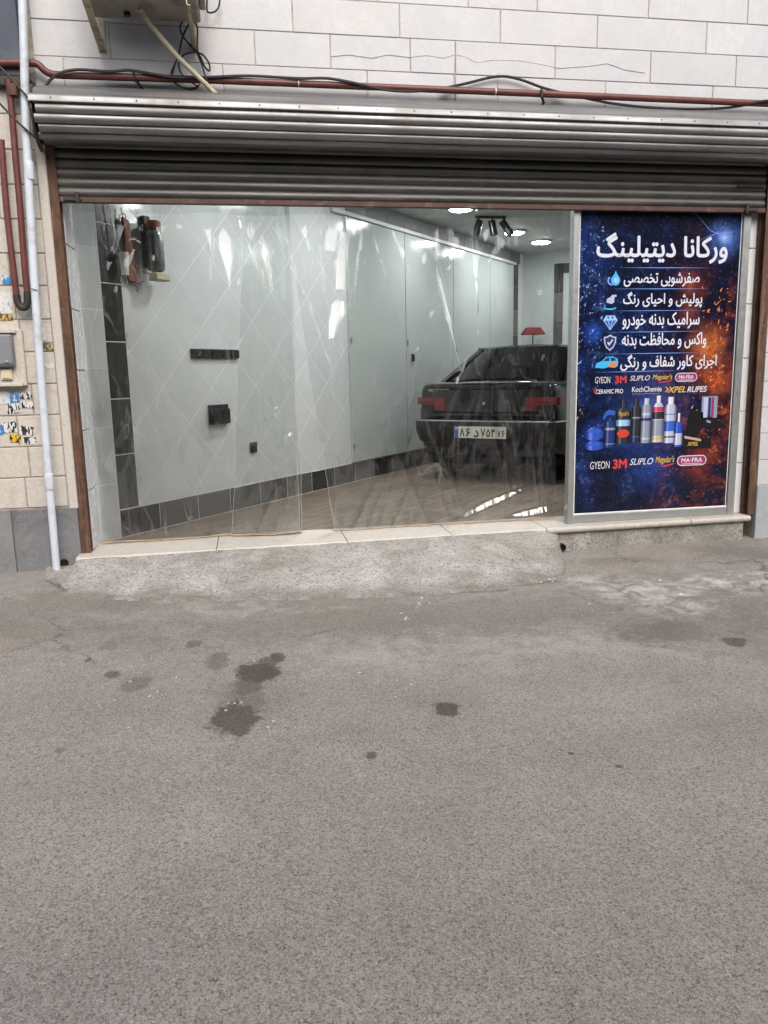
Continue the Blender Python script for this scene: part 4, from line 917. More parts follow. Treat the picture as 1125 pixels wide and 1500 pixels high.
# printed products
def bottle(b, cap, body, bands, neck=.35, capf=.2, name='bottle_print'):
    ppoly(name, [frac(b, [(0, .02), (.06, 0), (.94, 0), (1, .02), (1, 1-capf-.10), (.5+neck, 1-capf), (.5-neck, 1-capf), (0, 1-capf-.10)])], body+'_round')
    ppoly(name, [frac(b, [(.5-neck*.8, 1-capf), (.5+neck*.8, 1-capf), (.5+neck*.8, 1), (.5-neck*.8, 1)])], cap+'_round', PY-.0002)
    for z0, z1, c in bands: ppoly(name, [boxp(b, .02, .98, z0, z1)], c+'_round', PY-.0004)
bottle((2.629,2.746,0.573,0.894), 'p_black', 'p_black', [(.40, .54, 'p_ice')], .22, .2)
ppoly('bottle_print', [frac((2.642,2.739,0.617,0.677), arc(.5, .5, .5, .5, 0, 360))], 'p_red', PY-.0006)
ptext('bottle_lettering', "Meguiar's", (2.648,2.728,0.766,0.811), 'p_gold', 0, .2, PY-.0006)
bottle((2.751,2.826,0.579,0.897), 'p_black', 'p_black', [(.12, .14, 'p_blue'), (.55, .58, 'p_grey')], .3, .15)
bottle((2.826,2.907,0.571,0.897), 'p_pale', 'p_grey', [(.50, .56, 'p_deep'), (.62, .68, 'p_pale'), (.08, .12, 'p_pale')], .35, .14)
bottle((2.912,3.010,0.573,0.914), 'p_white', 'p_pale', [(.66, .76, 'p_pink'), (.50, .655, 'p_black'), (.14, .48, 'p_grey'), (.06, .12, 'p_gold')], .24, .16)
bottle((3.010,3.106,0.564,0.902), 'p_white', 'p_pale', [(.62, .635, 'p_deep'), (.26, .48, 'p_blue'), (.12, .15, 'p_black')], .34, .16)
bottle((3.093,3.164,0.534,0.783), 'p_white', 'p_towel', [(.06, .40, 'p_pale')], .18, .26)
bottle((2.541,2.632,0.551,0.765), 'p_deep', 'p_deep', [(.58, .66, 'p_grey'), (.1, .12, 'p_spark')], .2, .12)
ppoly('bottle_print', [frac((2.527,2.622,0.750,0.824), [(0, .2), (.2, .75), (.5, 1), (1, .85), (1, .45), (.6, .5), (.35, .4), (.1, 0)])], 'p_blue', PY-.0006)
ppoly('towel_print', [frac((2.388,2.542,0.601,0.700), arc(.5, .5, .5, .5, 0, 360)), frac((2.391,2.550,0.531,0.601), arc(.5, .5, .52, .5, 0, 360))], 'p_towel_round')
ppoly('towel_print', [frac((2.409,2.514,0.660,0.685), arc(.5, .5, .5, .5, 0, 360)), frac((2.412,2.517,0.566,0.586), arc(.5, .5, .5, .5, 0, 360))], 'p_blue', PY-.0004)
d = (3.176,3.526,0.589,0.802)
ppoly('polisher_print', [frac(d, [(.08, .85), (.15, 1), (.32, .98), (.55, .78), (.8, .6), (1, .38), (.95, .3), (.6, .36), (.4, .42), (.36, .2), (.28, .1), (.02, .14), (.06, .5)])], 'p_black')
ppoly('polisher_print', [frac(d, [(.0, .12), (.4, -.02), (.4, -.1), (.02, .02)])], 'p_tan', PY-.0004); ppoly('polisher_print', [frac(d, [(.5, .64), (.6, .6), (.6, .52), (.5, .56)])], 'p_grey', PY-.0004)
ppoly('box_print', [boxp((3.167,3.401,0.515,0.587), 0, 1, 0, 1)], 'p_black'); ptext('maker_lettering', 'XPEL', (3.206,3.295,0.537,0.565), 'p_gold', .02, .25, PY-.0004)
d = (3.307,3.434,0.740,0.899)
ppoly('cup_print', [boxp(d, 0, 1, 0, 1)], 'p_grey'); ppoly('cup_print', [boxp(d, .12, .38, .02, .95)], 'p_pale', PY-.0004); ppoly('cup_print', [boxp(d, .62, .78, .02, .95)], 'p_mag', PY-.0004); ppoly('cup_print', [boxp(d, .42, .58, .02, .95)], 'p_deep', PY-.0004)
# sparks and shards printed round the edges
rg = random.Random(3)
def shard(px_box, n, mat, ln):
    pol = []
    for k in range(n):
        x = rg.uniform(px_box[0], px_box[1]); z = rg.uniform(px_box[2], px_box[3]); a = rg.gauss(1.0, .5); L = ln*rg.uniform(.3, 1.3); w_ = L*rg.uniform(.06, .4)
        ca, sa = math.cos(a), math.sin(a)
        pol.append([(x+L*ca, z+L*sa), (x-w_*sa, z+w_*ca), (x-L*ca*.6, z-L*sa*.6), (x+w_*sa*.6, z-w_*ca*.6)])
    ppoly('spark_print', pol, mat, PY+.0004)
shard((2.322,2.511,1.094,2.092), 60, 'p_spark', .017); shard((2.325,2.437,1.214,1.775), 24, 'p_ice', .012); shard((2.322,2.485,1.214,2.025), 20, 'p_pale', .010)
shard((3.217,3.497,0.598,1.681), 90, 'p_fire', .016); shard((3.318,3.487,0.999,1.585), 30, 'p_orange', .022); shard((2.961,3.521,0.099,0.400), 24, 'p_fire', .006); shard((2.367,2.962,0.128,0.373), 30, 'p_spark', .004); shard((3.235,3.486,1.000,1.633), 14, 'p_tan', .012); shard((2.321,2.383,0.708,0.976), 7, 'p_tan', .018); shard((3.181,3.462,0.110,0.448), 16, 'p_red', .008)
for a0, L in ((20, .16), (75, .13), (105, .15), (140, .26), (-25, .12), (200, .14), (48, .12)):
    c0 = (3.355,0.074,2.047); pts = [(c0[0], c0[2])]
    for k in range(5):
        an = R(a0+rg.uniform(-28, 28)); p_ = pts[-1]; q_ = (p_[0]+L/5*math.cos(an), p_[1]+L/5*math.sin(an))
        pts.append((min(3.54, max(2.32, q_[0])), min(2.20, q_[1])))
    wd = .0022; top = [(x, z+wd*(1-i/6)) for i, (x, z) in enumerate(pts)]; bot = [(x, z-wd*(1-i/6)) for i, (x, z) in enumerate(pts)]
    mb = MB(); mb.add([(x, PY+.0003, z) for x, z in top+bot], [(i, i+1, i+1+len(top), i+len(top)) for i in range(len(top)-1)]); part('lightning_print', mb, 'p_spark', pw)

# ================================================================== PARKED CAR  (own frame: x right, y forward from the rear, z up)
M['car_paint'] = simple('car_paint', (.005, .006, .0065), .10, 0, .15, 3, 0, coat=1., dirt=((.016, .016, .015), .2, 5))
M['bumper_black'] = simple('bumper_black', (.016, .016, .017), .38, 0, .2, 8, .05, dirt=((.035, .032, .028), .3, 6))
M['lens_red'] = simple('lens_red', (.17, .012, .016), .12, 0, .15, 30, coat=.6)
M['lens_dark'] = simple('lens_dark', (.07, .006, .008), .12, 0, .2, 30, coat=.6)
M['rim'] = simple('rim', (.22, .22, .22), .4, .7, .2, 12)
M['seat_cloth'] = simple('seat_cloth', (.03, .032, .034), .9, 0, .2, 30)
M['chrome'] = simple('chrome', (.6, .6, .6), .2, 1, .05, 10)
def car_glass():
    m, t, out = new_mat('car_glass'); g = G(t)
    tr = g.n('ShaderNodeBsdfTransparent'); tr.inputs[0].default_value = (.30, .34, .32, 1)
    gl = g.n('ShaderNodeBsdfGlossy'); gl.inputs['Roughness'].default_value = .02
    fr = g.n('ShaderNodeFresnel'); fr.inputs['IOR'].default_value = 1.55
    mx = g.n('ShaderNodeMixShader'); t.links.new(fr.outputs[0], mx.inputs[0]); t.links.new(tr.outputs[0], mx.inputs[1]); t.links.new(gl.outputs[0], mx.inputs[2])
    t.links.new(mx.outputs[0], out.inputs[0]); M['car_glass'] = m
car_glass()
car = thing('parked_car', 'black saloon car parked inside the garage, seen from behind through clear film', 'car', gp(3.46, 1.32, 0.), GA-R(90))
def lerp_tab(tab, y):
    for (a, *p), (b, *q) in zip(tab, tab[1:]):
        if a <= y <= b:
            t = (y-a)/(b-a); return [u+(v-u)*t for u, v in zip(p, q)]
    return list(tab[-1][1:])
BT = [(0., .715, .42, .985), (.03, .750, .36, .998), (.10, .775, .30, 1.006), (.35, .80, .24, 1.012), (.70, .805, .20, 1.00), (1.6, .808, .17, .975), (2.6, .805, .17, .955), (3.3, .80, .18, .93), (3.9, .78, .22, .84), (4.15, .74, .28, .76), (4.25, .68, .36, .68)]
rings = []
for y in [0, .015, .03, .06, .10, .2, .35, .5, .7, 1.0, 1.6, 2.1, 2.6, 3.0, 3.3, 3.6, 3.9, 4.05, 4.15, 4.25]:
    w_, zb, zt = lerp_tab(BT, y); H_ = zt-zb
    half = [(0, zb), (.86*w_, zb), (.95*w_, zb+.03), (.99*w_, zb+.12*H_), (w_, zb+.40*H_), (.995*w_, zb+.58*H_), (.985*w_, zb+.62*H_), (.965*w_, zb+.86*H_), (.94*w_, zt-.035), (.90*w_, zt-.008), (.82*w_, zt), (0, zt+.012)]
    lean = max(0, .05*(1-y/.3))
    full = half + [(-a, b) for a, b in half[-2:0:-1]]
    rings.append([(a, y+lean*max(0, (1.0-b)/.6)-.0, b) for a, b in full])
bo = part('body', MB().loft(rings), 'car_paint', car)
try: bo.data.set_sharp_from_angle(angle=R(62))
except Exception: pass
# boot lid, shut lines and number plate recess
mb = MB(); mb.cbox(-.585, .585, -.010, .03, .70, .955, .022); part('boot_lid', mb, 'car_paint', car)
mb = MB(); mb.cbox(-.60, .60, -.014, .03, .957, .992, .008); part('boot_lip', mb, 'car_paint', car)
mb = MB(); mb.cbox(-.66, .66, -.018, .0, 1.0, 1.006, .002); part('lip_trim', mb, 'chrome', car, 'thin bright edge along the boot')
lt = [(-.735, .862), (-.44, .862), (-.425, .735), (-.53, .735), (-.555, .785), (-.742, .79)]
for sg in (-1, 1):
    poly = [(-sg*a, b) for a, b in lt]
    tl = part('tail_light', MB().prism(poly, -.016, .05), 'lens_red', car, 'red tail light')
    part('lens_band', MB().box(*sorted((sg*.56, sg*.735)), -.018, .05, .800, .822), 'lens_dark', tl)
    part('side_lens', MB().box(*sorted((sg*.70, sg*.763)), .03, .24, .79, .86), 'lens_red', tl)
# bumper wrapped round the corners
plan = [(-.812, .62), (-.815, .25), (-.805, .09), (-.765, -.02), (-.68, -.075), (-.4, -.098), (0, -.105), (.4, -.098), (.68, -.075), (.765, -.02), (.805, .09), (.815, .25), (.812, .62)]
def plan_at(off): return [(x*(1-off/.82), y+off*.9 if y < .2 else y) for x, y in plan]
sec = [(0.030, .640), (.0, .632), (-.002, .60), (.004, .50), (.030, .42), (.085, .375), (.16, .36)]
mb = MB(); mb.loft([[(x, y, zz) for x, y in plan_at(of)] for of, zz in sec], cap=False, closed=False); bp = part('bumper', mb, 'bumper_black', car)
mb = MB(); mb.loft([[(x, y, zz) for x, y in plan_at(of)] for of, zz in ((-.003, .622), (-.006, .630), (-.003, .638), (.03, .642))], cap=False, closed=False); part('bumper_strip', mb, 'chrome', bp, 'thin pale strip along the bumper top')
part('lower_valance', MB().cbox(-.68, .68, .03, .12, .28, .372, .01), 'bumper_black', car)
# number plate
pl = part('number_plate', MB().cbox(-.275, .275, -.118, -.108, .462, .582, .002), 'plate_white', car, 'white number plate with black Persian digits and a blue end')
yP = -.1186
part('plate_band', MB().box(-.272, -.232, yP, -.1175, .465, .579), 'plate_blue', pl)
part('plate_flag', MB().box(-.265, -.24, yP-.0005, yP, .55, .572), 'plate_white', pl)
def plate_text(body, x0, x1, z0, z1, b=.03): part('plate_character', text_mb(body, x0, x1, z0, z1, yP-.0004, b), 'ink', pl)
plate_text('۸', -.215, -.165, .480, .560); plate_text('۶', -.150, -.100, .480, .560); plate_text(chr(0xFEA9), -.068, -.012, .474, .545, .04)
plate_text('۷', .010, .060, .480, .560); plate_text('۵', .068, .112, .480, .558); plate_text('۴', .120, .162, .480, .560)
plate_text('۷', .184, .219, .480, .545); plate_text('۶', .228, .262, .480, .545); plate_text(persian('ایران'), .20, .255, .556, .574, 0)
part('plate_divider', MB().box(.171, .175, yP-.0005, -.1176, .464, .580), 'ink', pl)
part('plate_border', MB().box(-.275, .275, yP-.0002, -.1178, .5795, .582).box(-.275, .275, yP-.0002, -.1178, .462, .4645), 'ink', pl)
part('badge_lettering', text_mb('PEUGEOT', -.62, -.39, .918, .944, -.0068, .02), 'chrome_ink', car)
mb = MB(); mb.cbox(-.10, .10, -.03, -.006, .70, .735, .008); part('plate_lamp_trim', mb, 'bumper_black', car)
part('boot_lock', MB().lathe([(.016, 0), (.016, -.006), (.010, -.007)], (0, -.006, .80), 'y', 14), 'chrome', car)
# wheels
for sx in (-1, 1):
    for yw in (.80, 3.42):
        wx = sx*.72
        wh = part('wheel', MB().lathe([(.20, -.09), (.285, -.088), (.302, -.06), (.305, 0), (.302, .06), (.285, .088), (.20, .09)], (wx, yw, .305), 'x', 28), 'rubber', car)
        part('rim', MB().lathe([(.195, -.02), (.195, .02), (.19, .075 if sx > 0 else .02), (.05, .09 if sx > 0 else .02)] if sx > 0 else [(.05, -.09), (.19, -.075), (.195, -.02), (.195, .02)], (wx, yw, .305), 'x', 24), 'rim', wh)
        arch = [(yw+.36*math.cos(R(a)), .29+.36*math.sin(R(a))) for a in range(0, 181, 12)]
        part('wheel_arch', MB().prism(arch, *sorted((sx*.60, sx*.812)), 'x'), 'bumper_black', car)
part('underbody', MB().box(-.66, .66, .15, 4.1, .17, .40), 'black_hole', car)
part('exhaust_pipe', MB().tube([(-.42, .5, .27), (-.42, .0, .265)], .024, 10), 'dark_metal', car)
# cabin
def sheet(name, a, b, c, d, mat, bow=0., n=8, parent=car, bowdir=(0, -1, .4)):
    """bowed four sided panel a-b (bottom), d-c (top)"""
    A, B, C_, D = map(Vector, (a, b, c, d)); bd = Vector(bowdir)
    def f(u, v):
        p = A.lerp(B, u).lerp(D.lerp(C_, u), v); return p + bd*bow*(4*u*(1-u))
    mb = MB(); mb.grid([i/n for i in range(n+1)], [j/n for j in range(n+1)], f); return part(name, mb, mat, parent)
sheet('rear_window', (-.62, .52, 1.022), (.62, .52, 1.022), (.50, 1.17, 1.372), (-.50, 1.17, 1.372), 'car_glass', .05)
sheet('windscreen', (.63, 3.35, .95), (-.63, 3.35, .95), (-.52, 2.68, 1.355), (.52, 2.68, 1.355), 'car_glass', .05, bowdir=(0, 1, .4))
mb = MB(); mb.grid([-1+i/8 for i in range(17)], [j/12 for j in range(13)], lambda u, t: ((.555-.02*abs(2*t-1))*u, 1.14+1.60*t-(.03*(1-u*u) if t < .05 else 0), 1.372+.052*math.sin(math.pi*t)**.7*1.0-.03*u*u*abs(u)+(-.017*t)))
part('roof', mb, 'car_paint', car)
part('roof_rail', MB().tube([(-.55, 1.14, 1.355), (-.575, 1.5, 1.372), (-.575, 2.3, 1.372), (-.55, 2.74, 1.345)], .022, 8, 3).tube([(.55, 1.14, 1.355), (.575, 1.5, 1.372), (.575, 2.3, 1.372), (.55, 2.74, 1.345)], .022, 8, 3), 'car_paint', car)
for sx in (-1, 1):
    def PQ(pts): return [(sx*a, b, c) for a, b, c in pts]
    def pillar(name, base, top):
        mb = MB(); V = [(sx*a, b, c) for a, b, c in base+top] + [(sx*(a-.05), b, c) for a, b, c in base+top]
        mb.add(V, [(0, 1, 3, 2), (4, 6, 7, 5), (0, 2, 6, 4), (1, 5, 7, 3), (0, 4, 5, 1), (2, 3, 7, 6)]); part(name, mb, 'car_paint', car)
    pillar('rear_pillar', [(.715, .44, 1.005), (.745, 1.02, .995)], [(.545, 1.13, 1.368), (.575, 1.42, 1.372)])
    pillar('centre_pillar', [(.745, 1.92, .965), (.745, 2.02, .965)], [(.578, 1.98, 1.375), (.578, 2.06, 1.375)])
    pillar('front_pillar', [(.735, 3.30, .945), (.715, 3.42, .93)], [(.565, 2.64, 1.355), (.54, 2.74, 1.345)])
    sheet('side_window', (sx*.742, 1.0, .99), (sx*.742, 1.93, .965), (sx*.572, 1.99, 1.37), (sx*.572, 1.40, 1.368), 'car_glass')
    sheet('side_window', (sx*.742, 2.0, .965), (sx*.735, 3.32, .945), (sx*.56, 2.66, 1.35), (sx*.572, 2.05, 1.37), 'car_glass')
    mb = MB(); mb.cbox(*sorted((sx*.78, sx*.92)), 2.95, 3.05, .95, 1.06, .02); part('wing_mirror', mb, 'bumper_black', car)
    mb = MB(); mb.cbox(*sorted((sx*.808, sx*.832)), .75, 3.3, .60, .65, .008); part('side_moulding', mb, 'bumper_black', car)
mb = MB(); mb.cbox(-.58, .58, 1.05, 1.75, .55, .95, .06); part('rear_seat', mb, 'seat_cloth', car)
for x in (-.34, .34):
    mb = MB(); mb.cbox(x-.22, x+.22, 1.95, 2.1, .60, 1.18, .05); mb.cbox(x-.13, x+.13, 1.98, 2.06, 1.2, 1.34, .03); part('front_seat', mb, 'seat_cloth', car)
part('parcel_shelf', MB().box(-.60, .60, .55, 1.05, .985, .999), 'seat_cloth', car)

# ================================================================== INSIDE THE GARAGE
def lamp(s, lat, label):
    t = thing('ceiling_lamp', label, 'lamp', gp(s, lat, CZ), 0, 'round ceiling lamps in the garage'); c = gp(s, lat, CZ)
    mb = MB(); mb.lathe([(.135, -.0005), (.138, -.018), (.130, -.024), (.120, -.0245)], c, 'z', 32); part('lamp_rim', mb, 'white_plastic', t)
    mb = MB(); mb.lathe([(.121, -.0246), (.112, -.032), (.06, -.036), (.01, -.037)], c, 'z', 32); part('diffuser', mb, 'led', t)
for s, lat, lab in ((4.25, .70, 'bright round ceiling lamp nearest the shutter rail'), (5.98, .64, 'bright round ceiling lamp, the middle one of three'), (6.9, .67, 'bright round ceiling lamp farthest back above the car'),
                    (2.5, .9, 'round ceiling lamp hidden behind the shutter curtain, first row'), (2.0, 1.9, 'round ceiling lamp just inside the doorway right of centre'), (1.05, .95, 'unseen extra ceiling lamp inside the doorway, added to brighten the tiled wall'), (2.7, 2.6, 'round ceiling lamp hidden above the poster window'), (5.2, 2.9, 'round ceiling lamp above the right side of the car')):  # the lamp above the tiled wall is an unseen extra, added to brighten it
    lamp(s, lat, lab)
sp = (2.815,3.696,2.840)
st = thing('ceiling_spotlight', 'black three-headed spotlight fixed to the garage ceiling', 'spotlight', (sp[0], sp[1], CZ))
part('base_bar', MB().cbox(sp[0]-.16, sp[0]+.20, sp[1]-.02, sp[1]+.02, CZ-.03, CZ-.0005, .005), 'black_plastic', st)
for k, (dx, tx, tz) in enumerate(((-.12, -.04, -.14), (.04, .02, -.13), (.18, .09, -.13))):
    a = Vector((sp[0]+dx, sp[1], CZ-.03)); b = a+Vector((0, 0, -.05)); c_ = b+Vector((tx, -.02, tz))
    hd = part('spot_head', MB().tube([b+Vector((-tx*.3, 0, .03)), c_], .042, 14), 'black_plastic', st)
    part('spot_arm', MB().tube([a, b], .010, 8), 'black_plastic', hd)
# things fixed to the tiled wall
def wall_box(name, label, cat, a, b, depth, group=None):
    s0, s1, z0, z1 = a[0], b[0], b[1], a[1]
    return garage_thing(name, label, cat, (s0+s1)/2, 0, z0), (s1-s0)/2, z1-z0
t, hw, hh = wall_box('socket_strip', 'long black five-gang socket strip on the tiled wall', 'socket', (.80, 1.335), (1.345, 1.262), .03)
part('back_plate', MB().cbox(-hw, hw, -.018, -.001, 0, hh, .003), 'black_plastic', t)
for k in range(5):
    w5 = 2*hw/5; part('socket_module', MB().cbox(-hw+k*w5+.004, -hw+(k+1)*w5-.004, -.030, -.0185, .006, hh-.006, .004), 'black_plastic', t)
t, hw, hh = wall_box('socket_cover', 'square black hinged socket cover on the tiled wall below the strip', 'socket', (.955, .895), (1.170, .735), .06)
part('back_plate', MB().cbox(-hw, hw, -.03, -.001, 0, hh, .004), 'black_plastic', t); part('lid', MB().cbox(-hw+.004, hw-.004, -.055, -.0305, .006, hh-.03, .008), 'black_plastic', t)
t, hw, hh = wall_box('wall_switch', 'small black wall switch low on the tiled wall', 'switch', (1.440, .553), (1.530, .463), .02)
part('back_plate', MB().cbox(-hw, hw, -.012, -.001, 0, hh, .003), 'black_plastic', t); part('rocker', MB().cbox(-hw+.018, hw-.018, -.018, -.0125, .018, hh-.018, .003), 'black_plastic', t)
# hanging device high on the wall
t = garage_thing('hanging_canister', 'grey canister with orange cap and cream valve hanging high on the wall', 'canister', .42, .10, 1.80)
part('cylinder', MB().lathe([(.03, .06), (.055, .07), (.062, .10), (.062, .30), (.056, .335), (.045, .345)], (0, 0, 0), 'z', 20), 'canister', t)
part('cap', MB().lathe([(.046, .346), (.052, .35), (.052, .395), (.040, .41)], (0, 0, 0), 'z', 20), 'orange', t)
part('valve', MB().cbox(-.05, .085, -.05, .04, 0, .055, .008), 'cream', t)
part('hanger', MB().cbox(-.03, .03, .062, .099, .1, .45, .003), 'dark_metal', t)
t = garage_thing('orange_board', 'narrow orange strip board hanging beside the dark tile column', 'board', .235, .03, 1.79)
part('board', MB().prism([(-.02, .0), (.055, .0), (.035, .2), (.02, .40), (-.03, .42), (-.03, .3)], -.012, .012), 'orange', t)
part('hook', MB().tube([(0, 0, .41), (0, 0, .44), (0, .03, .45)], .004, 6, 3), 'dark_metal', t)
t = garage_thing('plastic_cup', 'pale ribbed plastic cup hanging on the dark tile column', 'cup', .165, .06, 1.82)
part('cup', MB().lathe([(.026, 0), (.030, .06), (.036, .12), (.037, .15), (.033, .15)], (0, 0, 0), 'z', 16), 'white_plastic', t)
solo('thin_cord', MB().tube([gp(.10, .03, 2.28), gp(.12, .03, 2.12), gp(.145, .05, 1.98), gp(.16, .05, 1.9), gp(.20, .04, 1.77)], .003, 5, 4), 'white_plastic', 'thin pale cord hanging down across the dark tiles', 'cord', gp(.2, .04, 1.77))
solo('thin_cord', MB().tube([gp(.20, .03, 2.27), gp(.215, .05, 2.1), gp(.26, .05, 1.93), gp(.32, .06, 1.86), gp(.38, .07, 1.85)], .003, 5, 4), 'orange', 'thin orange cord curling from the board to the cream valve', 'cord', gp(.38, .07, 1.85))
solo('thin_cord', MB().tube([gp(.22, .02, 1.79), gp(.27, .03, 1.765), gp(.30, .03, 1.74), gp(.28, .03, 1.72)], .003, 5, 4).tube([gp(.24, .02, 1.79), gp(.30, .03, 1.78), gp(.36, .03, 1.80)], .003, 5, 4), 'wire', 'tangled dark wire ends under the orange board', 'cord', gp(.28, .03, 1.72))
solo('loose_wire', MB().tube([gp(.165, .015, 1.36), gp(.17, .03, 1.42), gp(.20, .035, 1.46), gp(.235, .03, 1.48)], .004, 5, 4), 'white_plastic', 'short white wire end sticking out of the dark tile column', 'cord', gp(.165, .015, 1.36))
# red topped stand behind the car
rs = gp(7.65, .30, 0)
t = thing('red_lamp_stand', 'red trapezoid shade on a thin stand behind the car roof', 'stand', rs)
mb = MB(); mb.loft([[(rs[0]+a*r_, rs[1]+b*r_, z_) for a, b in ((-1, -.6), (1, -.6), (1, .6), (-1, .6))] for r_, z_ in ((.155, 1.635), (.158, 1.65), (.10, 1.735), (.098, 1.74))]); mb.smooth = False; part('shade', mb, 'red_sheet', t)
part('pole', MB().tube([(rs[0], rs[1], 0), (rs[0], rs[1], 1.66)], .009, 8), 'dark_metal', t); part('foot', MB().lathe([(.12, 0), (.12, .012), (.02, .025)], rs, 'z', 20), 'dark_metal', t)

# ================================================================== CLEAR PLASTIC CURTAINS
def lean(z):   # backward lean of a creased facet, steeper lower down
    d = z-2.0
    return .12*d-.15*d*d if d > -.5 else -.0975+.27*(d+.5)
def film_fn(Y, creases, seed, zt):
    def disp(x, z):
        f = (zt-z)/zt; base = 0.; calm = 0.; facet = 0.
        for kind, p, q, w0, w1, s in creases:
            if kind in 'vf':
                if z > p[1]+.06 or z < q[1]-.03: continue
                t = (p[1]-z)/(p[1]-q[1]); tc = max(0, min(1, t)); c = p[0]+(q[0]-p[0])*tc; w2 = max(.002, (w0+(w1-w0)*tc)*(min(1, .3+tc/.22) if kind == 'v' else 1))
                fade = max(0, min(1, (t+.25)/.25)) if t < 0 else max(0, min(1, (1.12-t)/.12))
                e = (x-c)/w2
            else:
                if x < p[0]-.04 or x > q[0]+.06: continue
                t = (x-p[0])/(q[0]-p[0]); tc = max(0, min(1, t)); c = p[1]+(q[1]-p[1])*tc; w2 = max(.003, (w0+(w1-w0)*tc)*(.4+1.2*tc*(1-tc)*2))
                fade = max(0, min(1, (t+.2)/.3))*max(0, min(1, (1.2-t)/.3)); e = (z-c)/w2
            if kind == 'v':     # a facet leaning back from its foot to its head, bounded by two sharp creases
                m = 1 if abs(e) < 1 else max(0, 1-(abs(e)-1)/(1.3 if e*s > 0 else .6)); m = m*m*(3-2*m)
                if m*fade > calm: calm = m*fade; facet = m*fade*((lean(z)-lean(.5*(p[1]+q[1]))) + s*.05*w2*e)
            else: base += fade*s*w2*(e if abs(e) < 1 else math.copysign(math.exp(-(abs(e)-1)/2.2), e))
        y = 0.
        w_ = noise.noise((x*3.1+.5*noise.noise((x*2, z*1.5, seed+4)), z*.8, seed+7))
        y += .011*(1-abs(noise.noise((x*9+1.4*w_, z*.9, seed+2)))*2)*(.5+.8*abs(noise.noise((x*1.3, z*1.1, seed+9))))
        for sl, fq, am, o_ in ((.32, 6.5, .017, 21), (-.42, 7.5, .017, 33), (.12, 11, .010, 47)):
            a = (x+sl*z)*fq; b = (z-sl*x)*.55
            k_ = max(0, noise.noise((x*1.7, z*1.2, seed+o_))+.25)
            r_ = 1-abs(noise.noise((a, b, seed+o_+1)))*2.2
            y -= am*k_*r_*abs(r_)
        y += .0035*noise.noise((x*28, z*4.5, seed+3)) + .0022*noise.noise((x*17, z*15, seed+5))
        return Y + .028*noise.noise((x*2.6, z*.25, seed))*(.5+.7*f) + base + facet + y*(1-.9*calm)
    return disp
def film(parent, name, xt, xb, zt, zb, fn, nx, nz, sway=1.):
    def f(u, v):
        z = zt+(zb-zt)*v; x = (xt[0]+(xb[0]-xt[0])*v)*(1-u)+(xt[1]+(xb[1]-xt[1])*v)*u
        x += sway*(.024*noise.noise((u*2.2, z*1.15, xt[0]+4))+.010*noise.noise((u*3, z*3.4, xt[0]+9)))
        if v > .9: z += sway*.022*max(0, noise.noise((x*3.3, 2.2, xt[0]))+.15)*(v-.9)/.1
        return (x, fn(x, z), z)
    mb = MB(); mb.grid([i/nx for i in range(nx+1)], [j/nz for j in range(nz+1)], f); me = mb.mesh(name, list(parent['o']))
    for e in me.edges: e.use_edge_sharp = False
    o = part(name, me, 'film', parent); return o, f
FY = .27
CL = [('v', (-0.200, 2.143), (-0.177, 1.876), 0.029, .003, 1.02),
      ('v', (-0.101, 2.102), (-0.072, 1.666), 0.046, .003, 0.96),
      ('v', (-0.160, 2.080), (-0.206, 1.688), 0.009, .003, -1.15),
      ('v', (0.009, 2.172), (0.167, 1.638), 0.012, .006, -1.15),
      ('v', (0.147, 2.083), (0.204, 1.656), 0.017, .014, 1.09),
      ('v', (0.378, 2.072), (0.340, 1.807), 0.026, .006, 0.96),
      ('f', (0.289, 2.214), (0.247, 0.403), .020, .020, -0.64),
      ('f', (0.348, 2.215), (0.311, 0.105), .014, .010, 0.77),
      ('h', (0.164, 0.885), (0.231, 0.912), .012, .010, .7),
      ('h', (0.160, 0.800), (0.246, 0.826), .010, .010, .7),
      ('h', (0.231, 0.693), (0.308, 0.729), .014, .016, .7)]
CRr = [('v', (0.643, 2.132), (0.599, 1.923), .040, .030, 0.96),
       ('v', (0.704, 2.163), (0.660, 1.663), .022, .034, 0.96),
       ('v', (0.660, 1.663), (0.588, 1.343), .046, .020, 0.92),
       ('v', (0.784, 2.164), (0.770, 2.022), .018, .006, 0.96),
       ('v', (0.835, 2.156), (0.765, 1.672), .006, .004, 1.15),
       ('v', (1.340, 2.171), (1.352, 1.890), .012, .014, 0.96),
       ('v', (1.352, 1.890), (1.486, 1.148), .018, .008, 0.96),
       ('v', (1.604, 2.174), (1.629, 1.556), .005, .004, 1.15),
       ('v', (1.643, 2.174), (1.634, 1.556), .005, .004, -1.15),
       ('h', (1.502, 0.051), (2.032, 0.257), .030, .022, .62),
       ('h', (1.862, 0.032), (2.349, 0.111), .022, .034, .62),
       ('h', (2.160, 0.026), (2.384, 0.057), .010, .012, .6)]
CL += [('f', (a, 2.25), (b, .05), w_, w_*.8, s_) for a, b, w_, s_ in ((-.86, -.80, .014, .32), (-.62, -.66, .018, -.3), (-.40, -.34, .012, .36), (-.22, -.30, .016, -.28), (.10, .02, .012, .4), (.20, .22, .010, -.45))]
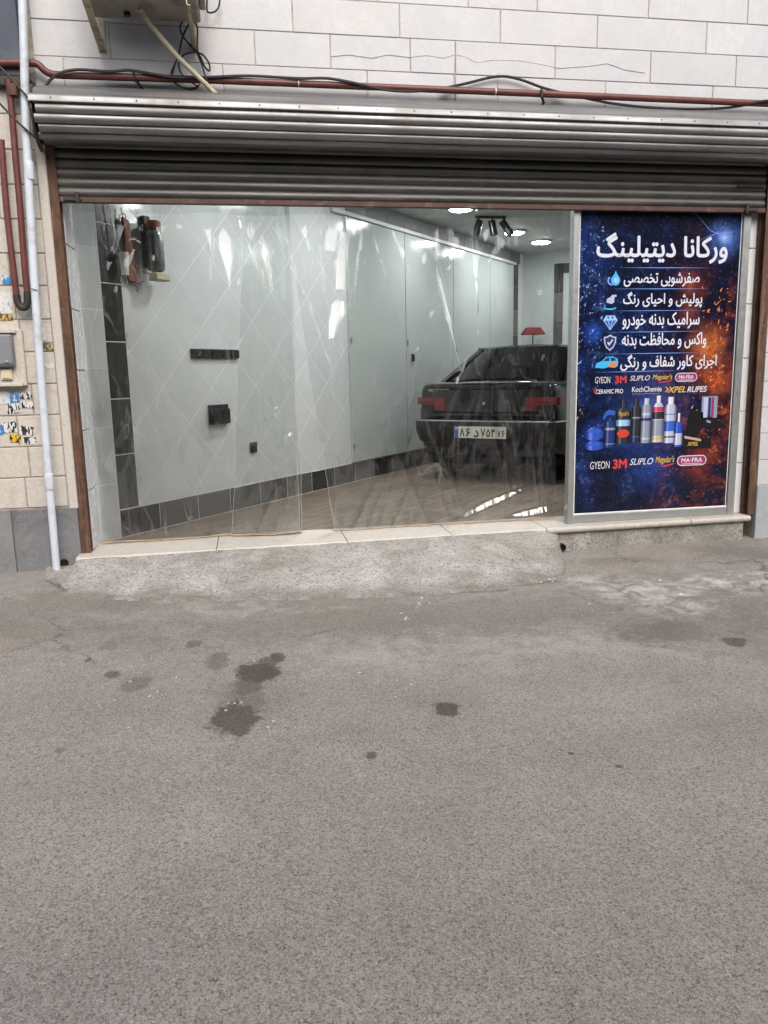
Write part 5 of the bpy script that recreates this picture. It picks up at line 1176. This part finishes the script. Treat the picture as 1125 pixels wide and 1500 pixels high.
CRr += [('f', (a, 2.25), (b, .05), w_, w_*.8, s_) for a, b, w_, s_ in ((.52, .66, .014, .42), (.93, 1.02, .016, -.30), (1.16, 1.10, .012, .34), (1.52, 1.62, .014, -.3), (1.78, 1.74, .012, .34), (1.98, 2.04, .016, -.32), (2.14, 2.16, .010, .42))]
cl = thing('plastic_curtain', 'left clear plastic curtain with creased film hanging before the tiled wall', 'curtain', (-.35, FY, 0), 0, 'clear plastic curtains in the doorway')
fnl = film_fn(FY, CL, 3.3, 2.30)
o, f = film(cl, 'film_sheet', (-1.035, .34), (-1.03, .335), 2.30, .006, fnl, 190, 120)
part('bottom_hem', MB().tube([f(u/40, 1.0) for u in range(41)], .005, 5), 'hem', cl)
for u in (0., 1.): part('side_edge', MB().tube([f(u, v/60) for v in range(61)], .0010, 5), 'film_edge', cl)
film(cl, 'top_hem', (-1.035, .34), (-1.035, .34), 2.30, 2.165, lambda x, z: fnl(x, z)-.006, 120, 6)
fnl2 = film_fn(FY-.03, CL[6:], 9.1, 2.30)
o, f2 = film(cl, 'overlapping_flap', (.06, .335), (-.16, .325), 2.28, .012, lambda x, z: min(fnl2(x, z), fnl(x, z)-.006), 70, 110)
part('bottom_hem', MB().tube([f2(u/20, 1.0) for u in range(21)], .006, 5), 'hem', cl)
for u in (0., 1.): part('side_edge', MB().tube([f2(u, v/60) for v in range(30 if u == 0 else 8, 61)], .0010, 5), 'film_edge', cl)
c2 = thing('plastic_curtain', 'right clear plastic curtain hanging in front of the black car', 'curtain', (1.4, FY, 0), 0, 'clear plastic curtains in the doorway')
fnr = film_fn(FY-.012, CRr, 6.2, 2.30)
o, f3 = film(c2, 'film_sheet', (.30, 2.262), (.565, 2.262), 2.30, .005, fnr, 250, 120)
part('bottom_hem', MB().tube([f3(u/50, 1.0) for u in range(51)], .005, 5), 'hem', c2)
part('side_edge', MB().tube([f3(0., v/60) for v in range(61)], .0010, 5), 'film_edge', c2)
film(c2, 'top_hem', (.30, 2.262), (.31, 2.262), 2.30, 2.165, lambda x, z: fnr(x, z)-.006, 160, 6)
part('curtain_track', MB().box(-1.05, 2.26, FY-.02, FY+.02, 2.301, 2.32), 'alu', c2)
for o in list(bpy.data.objects):
    if 'o' in o: del o['o']
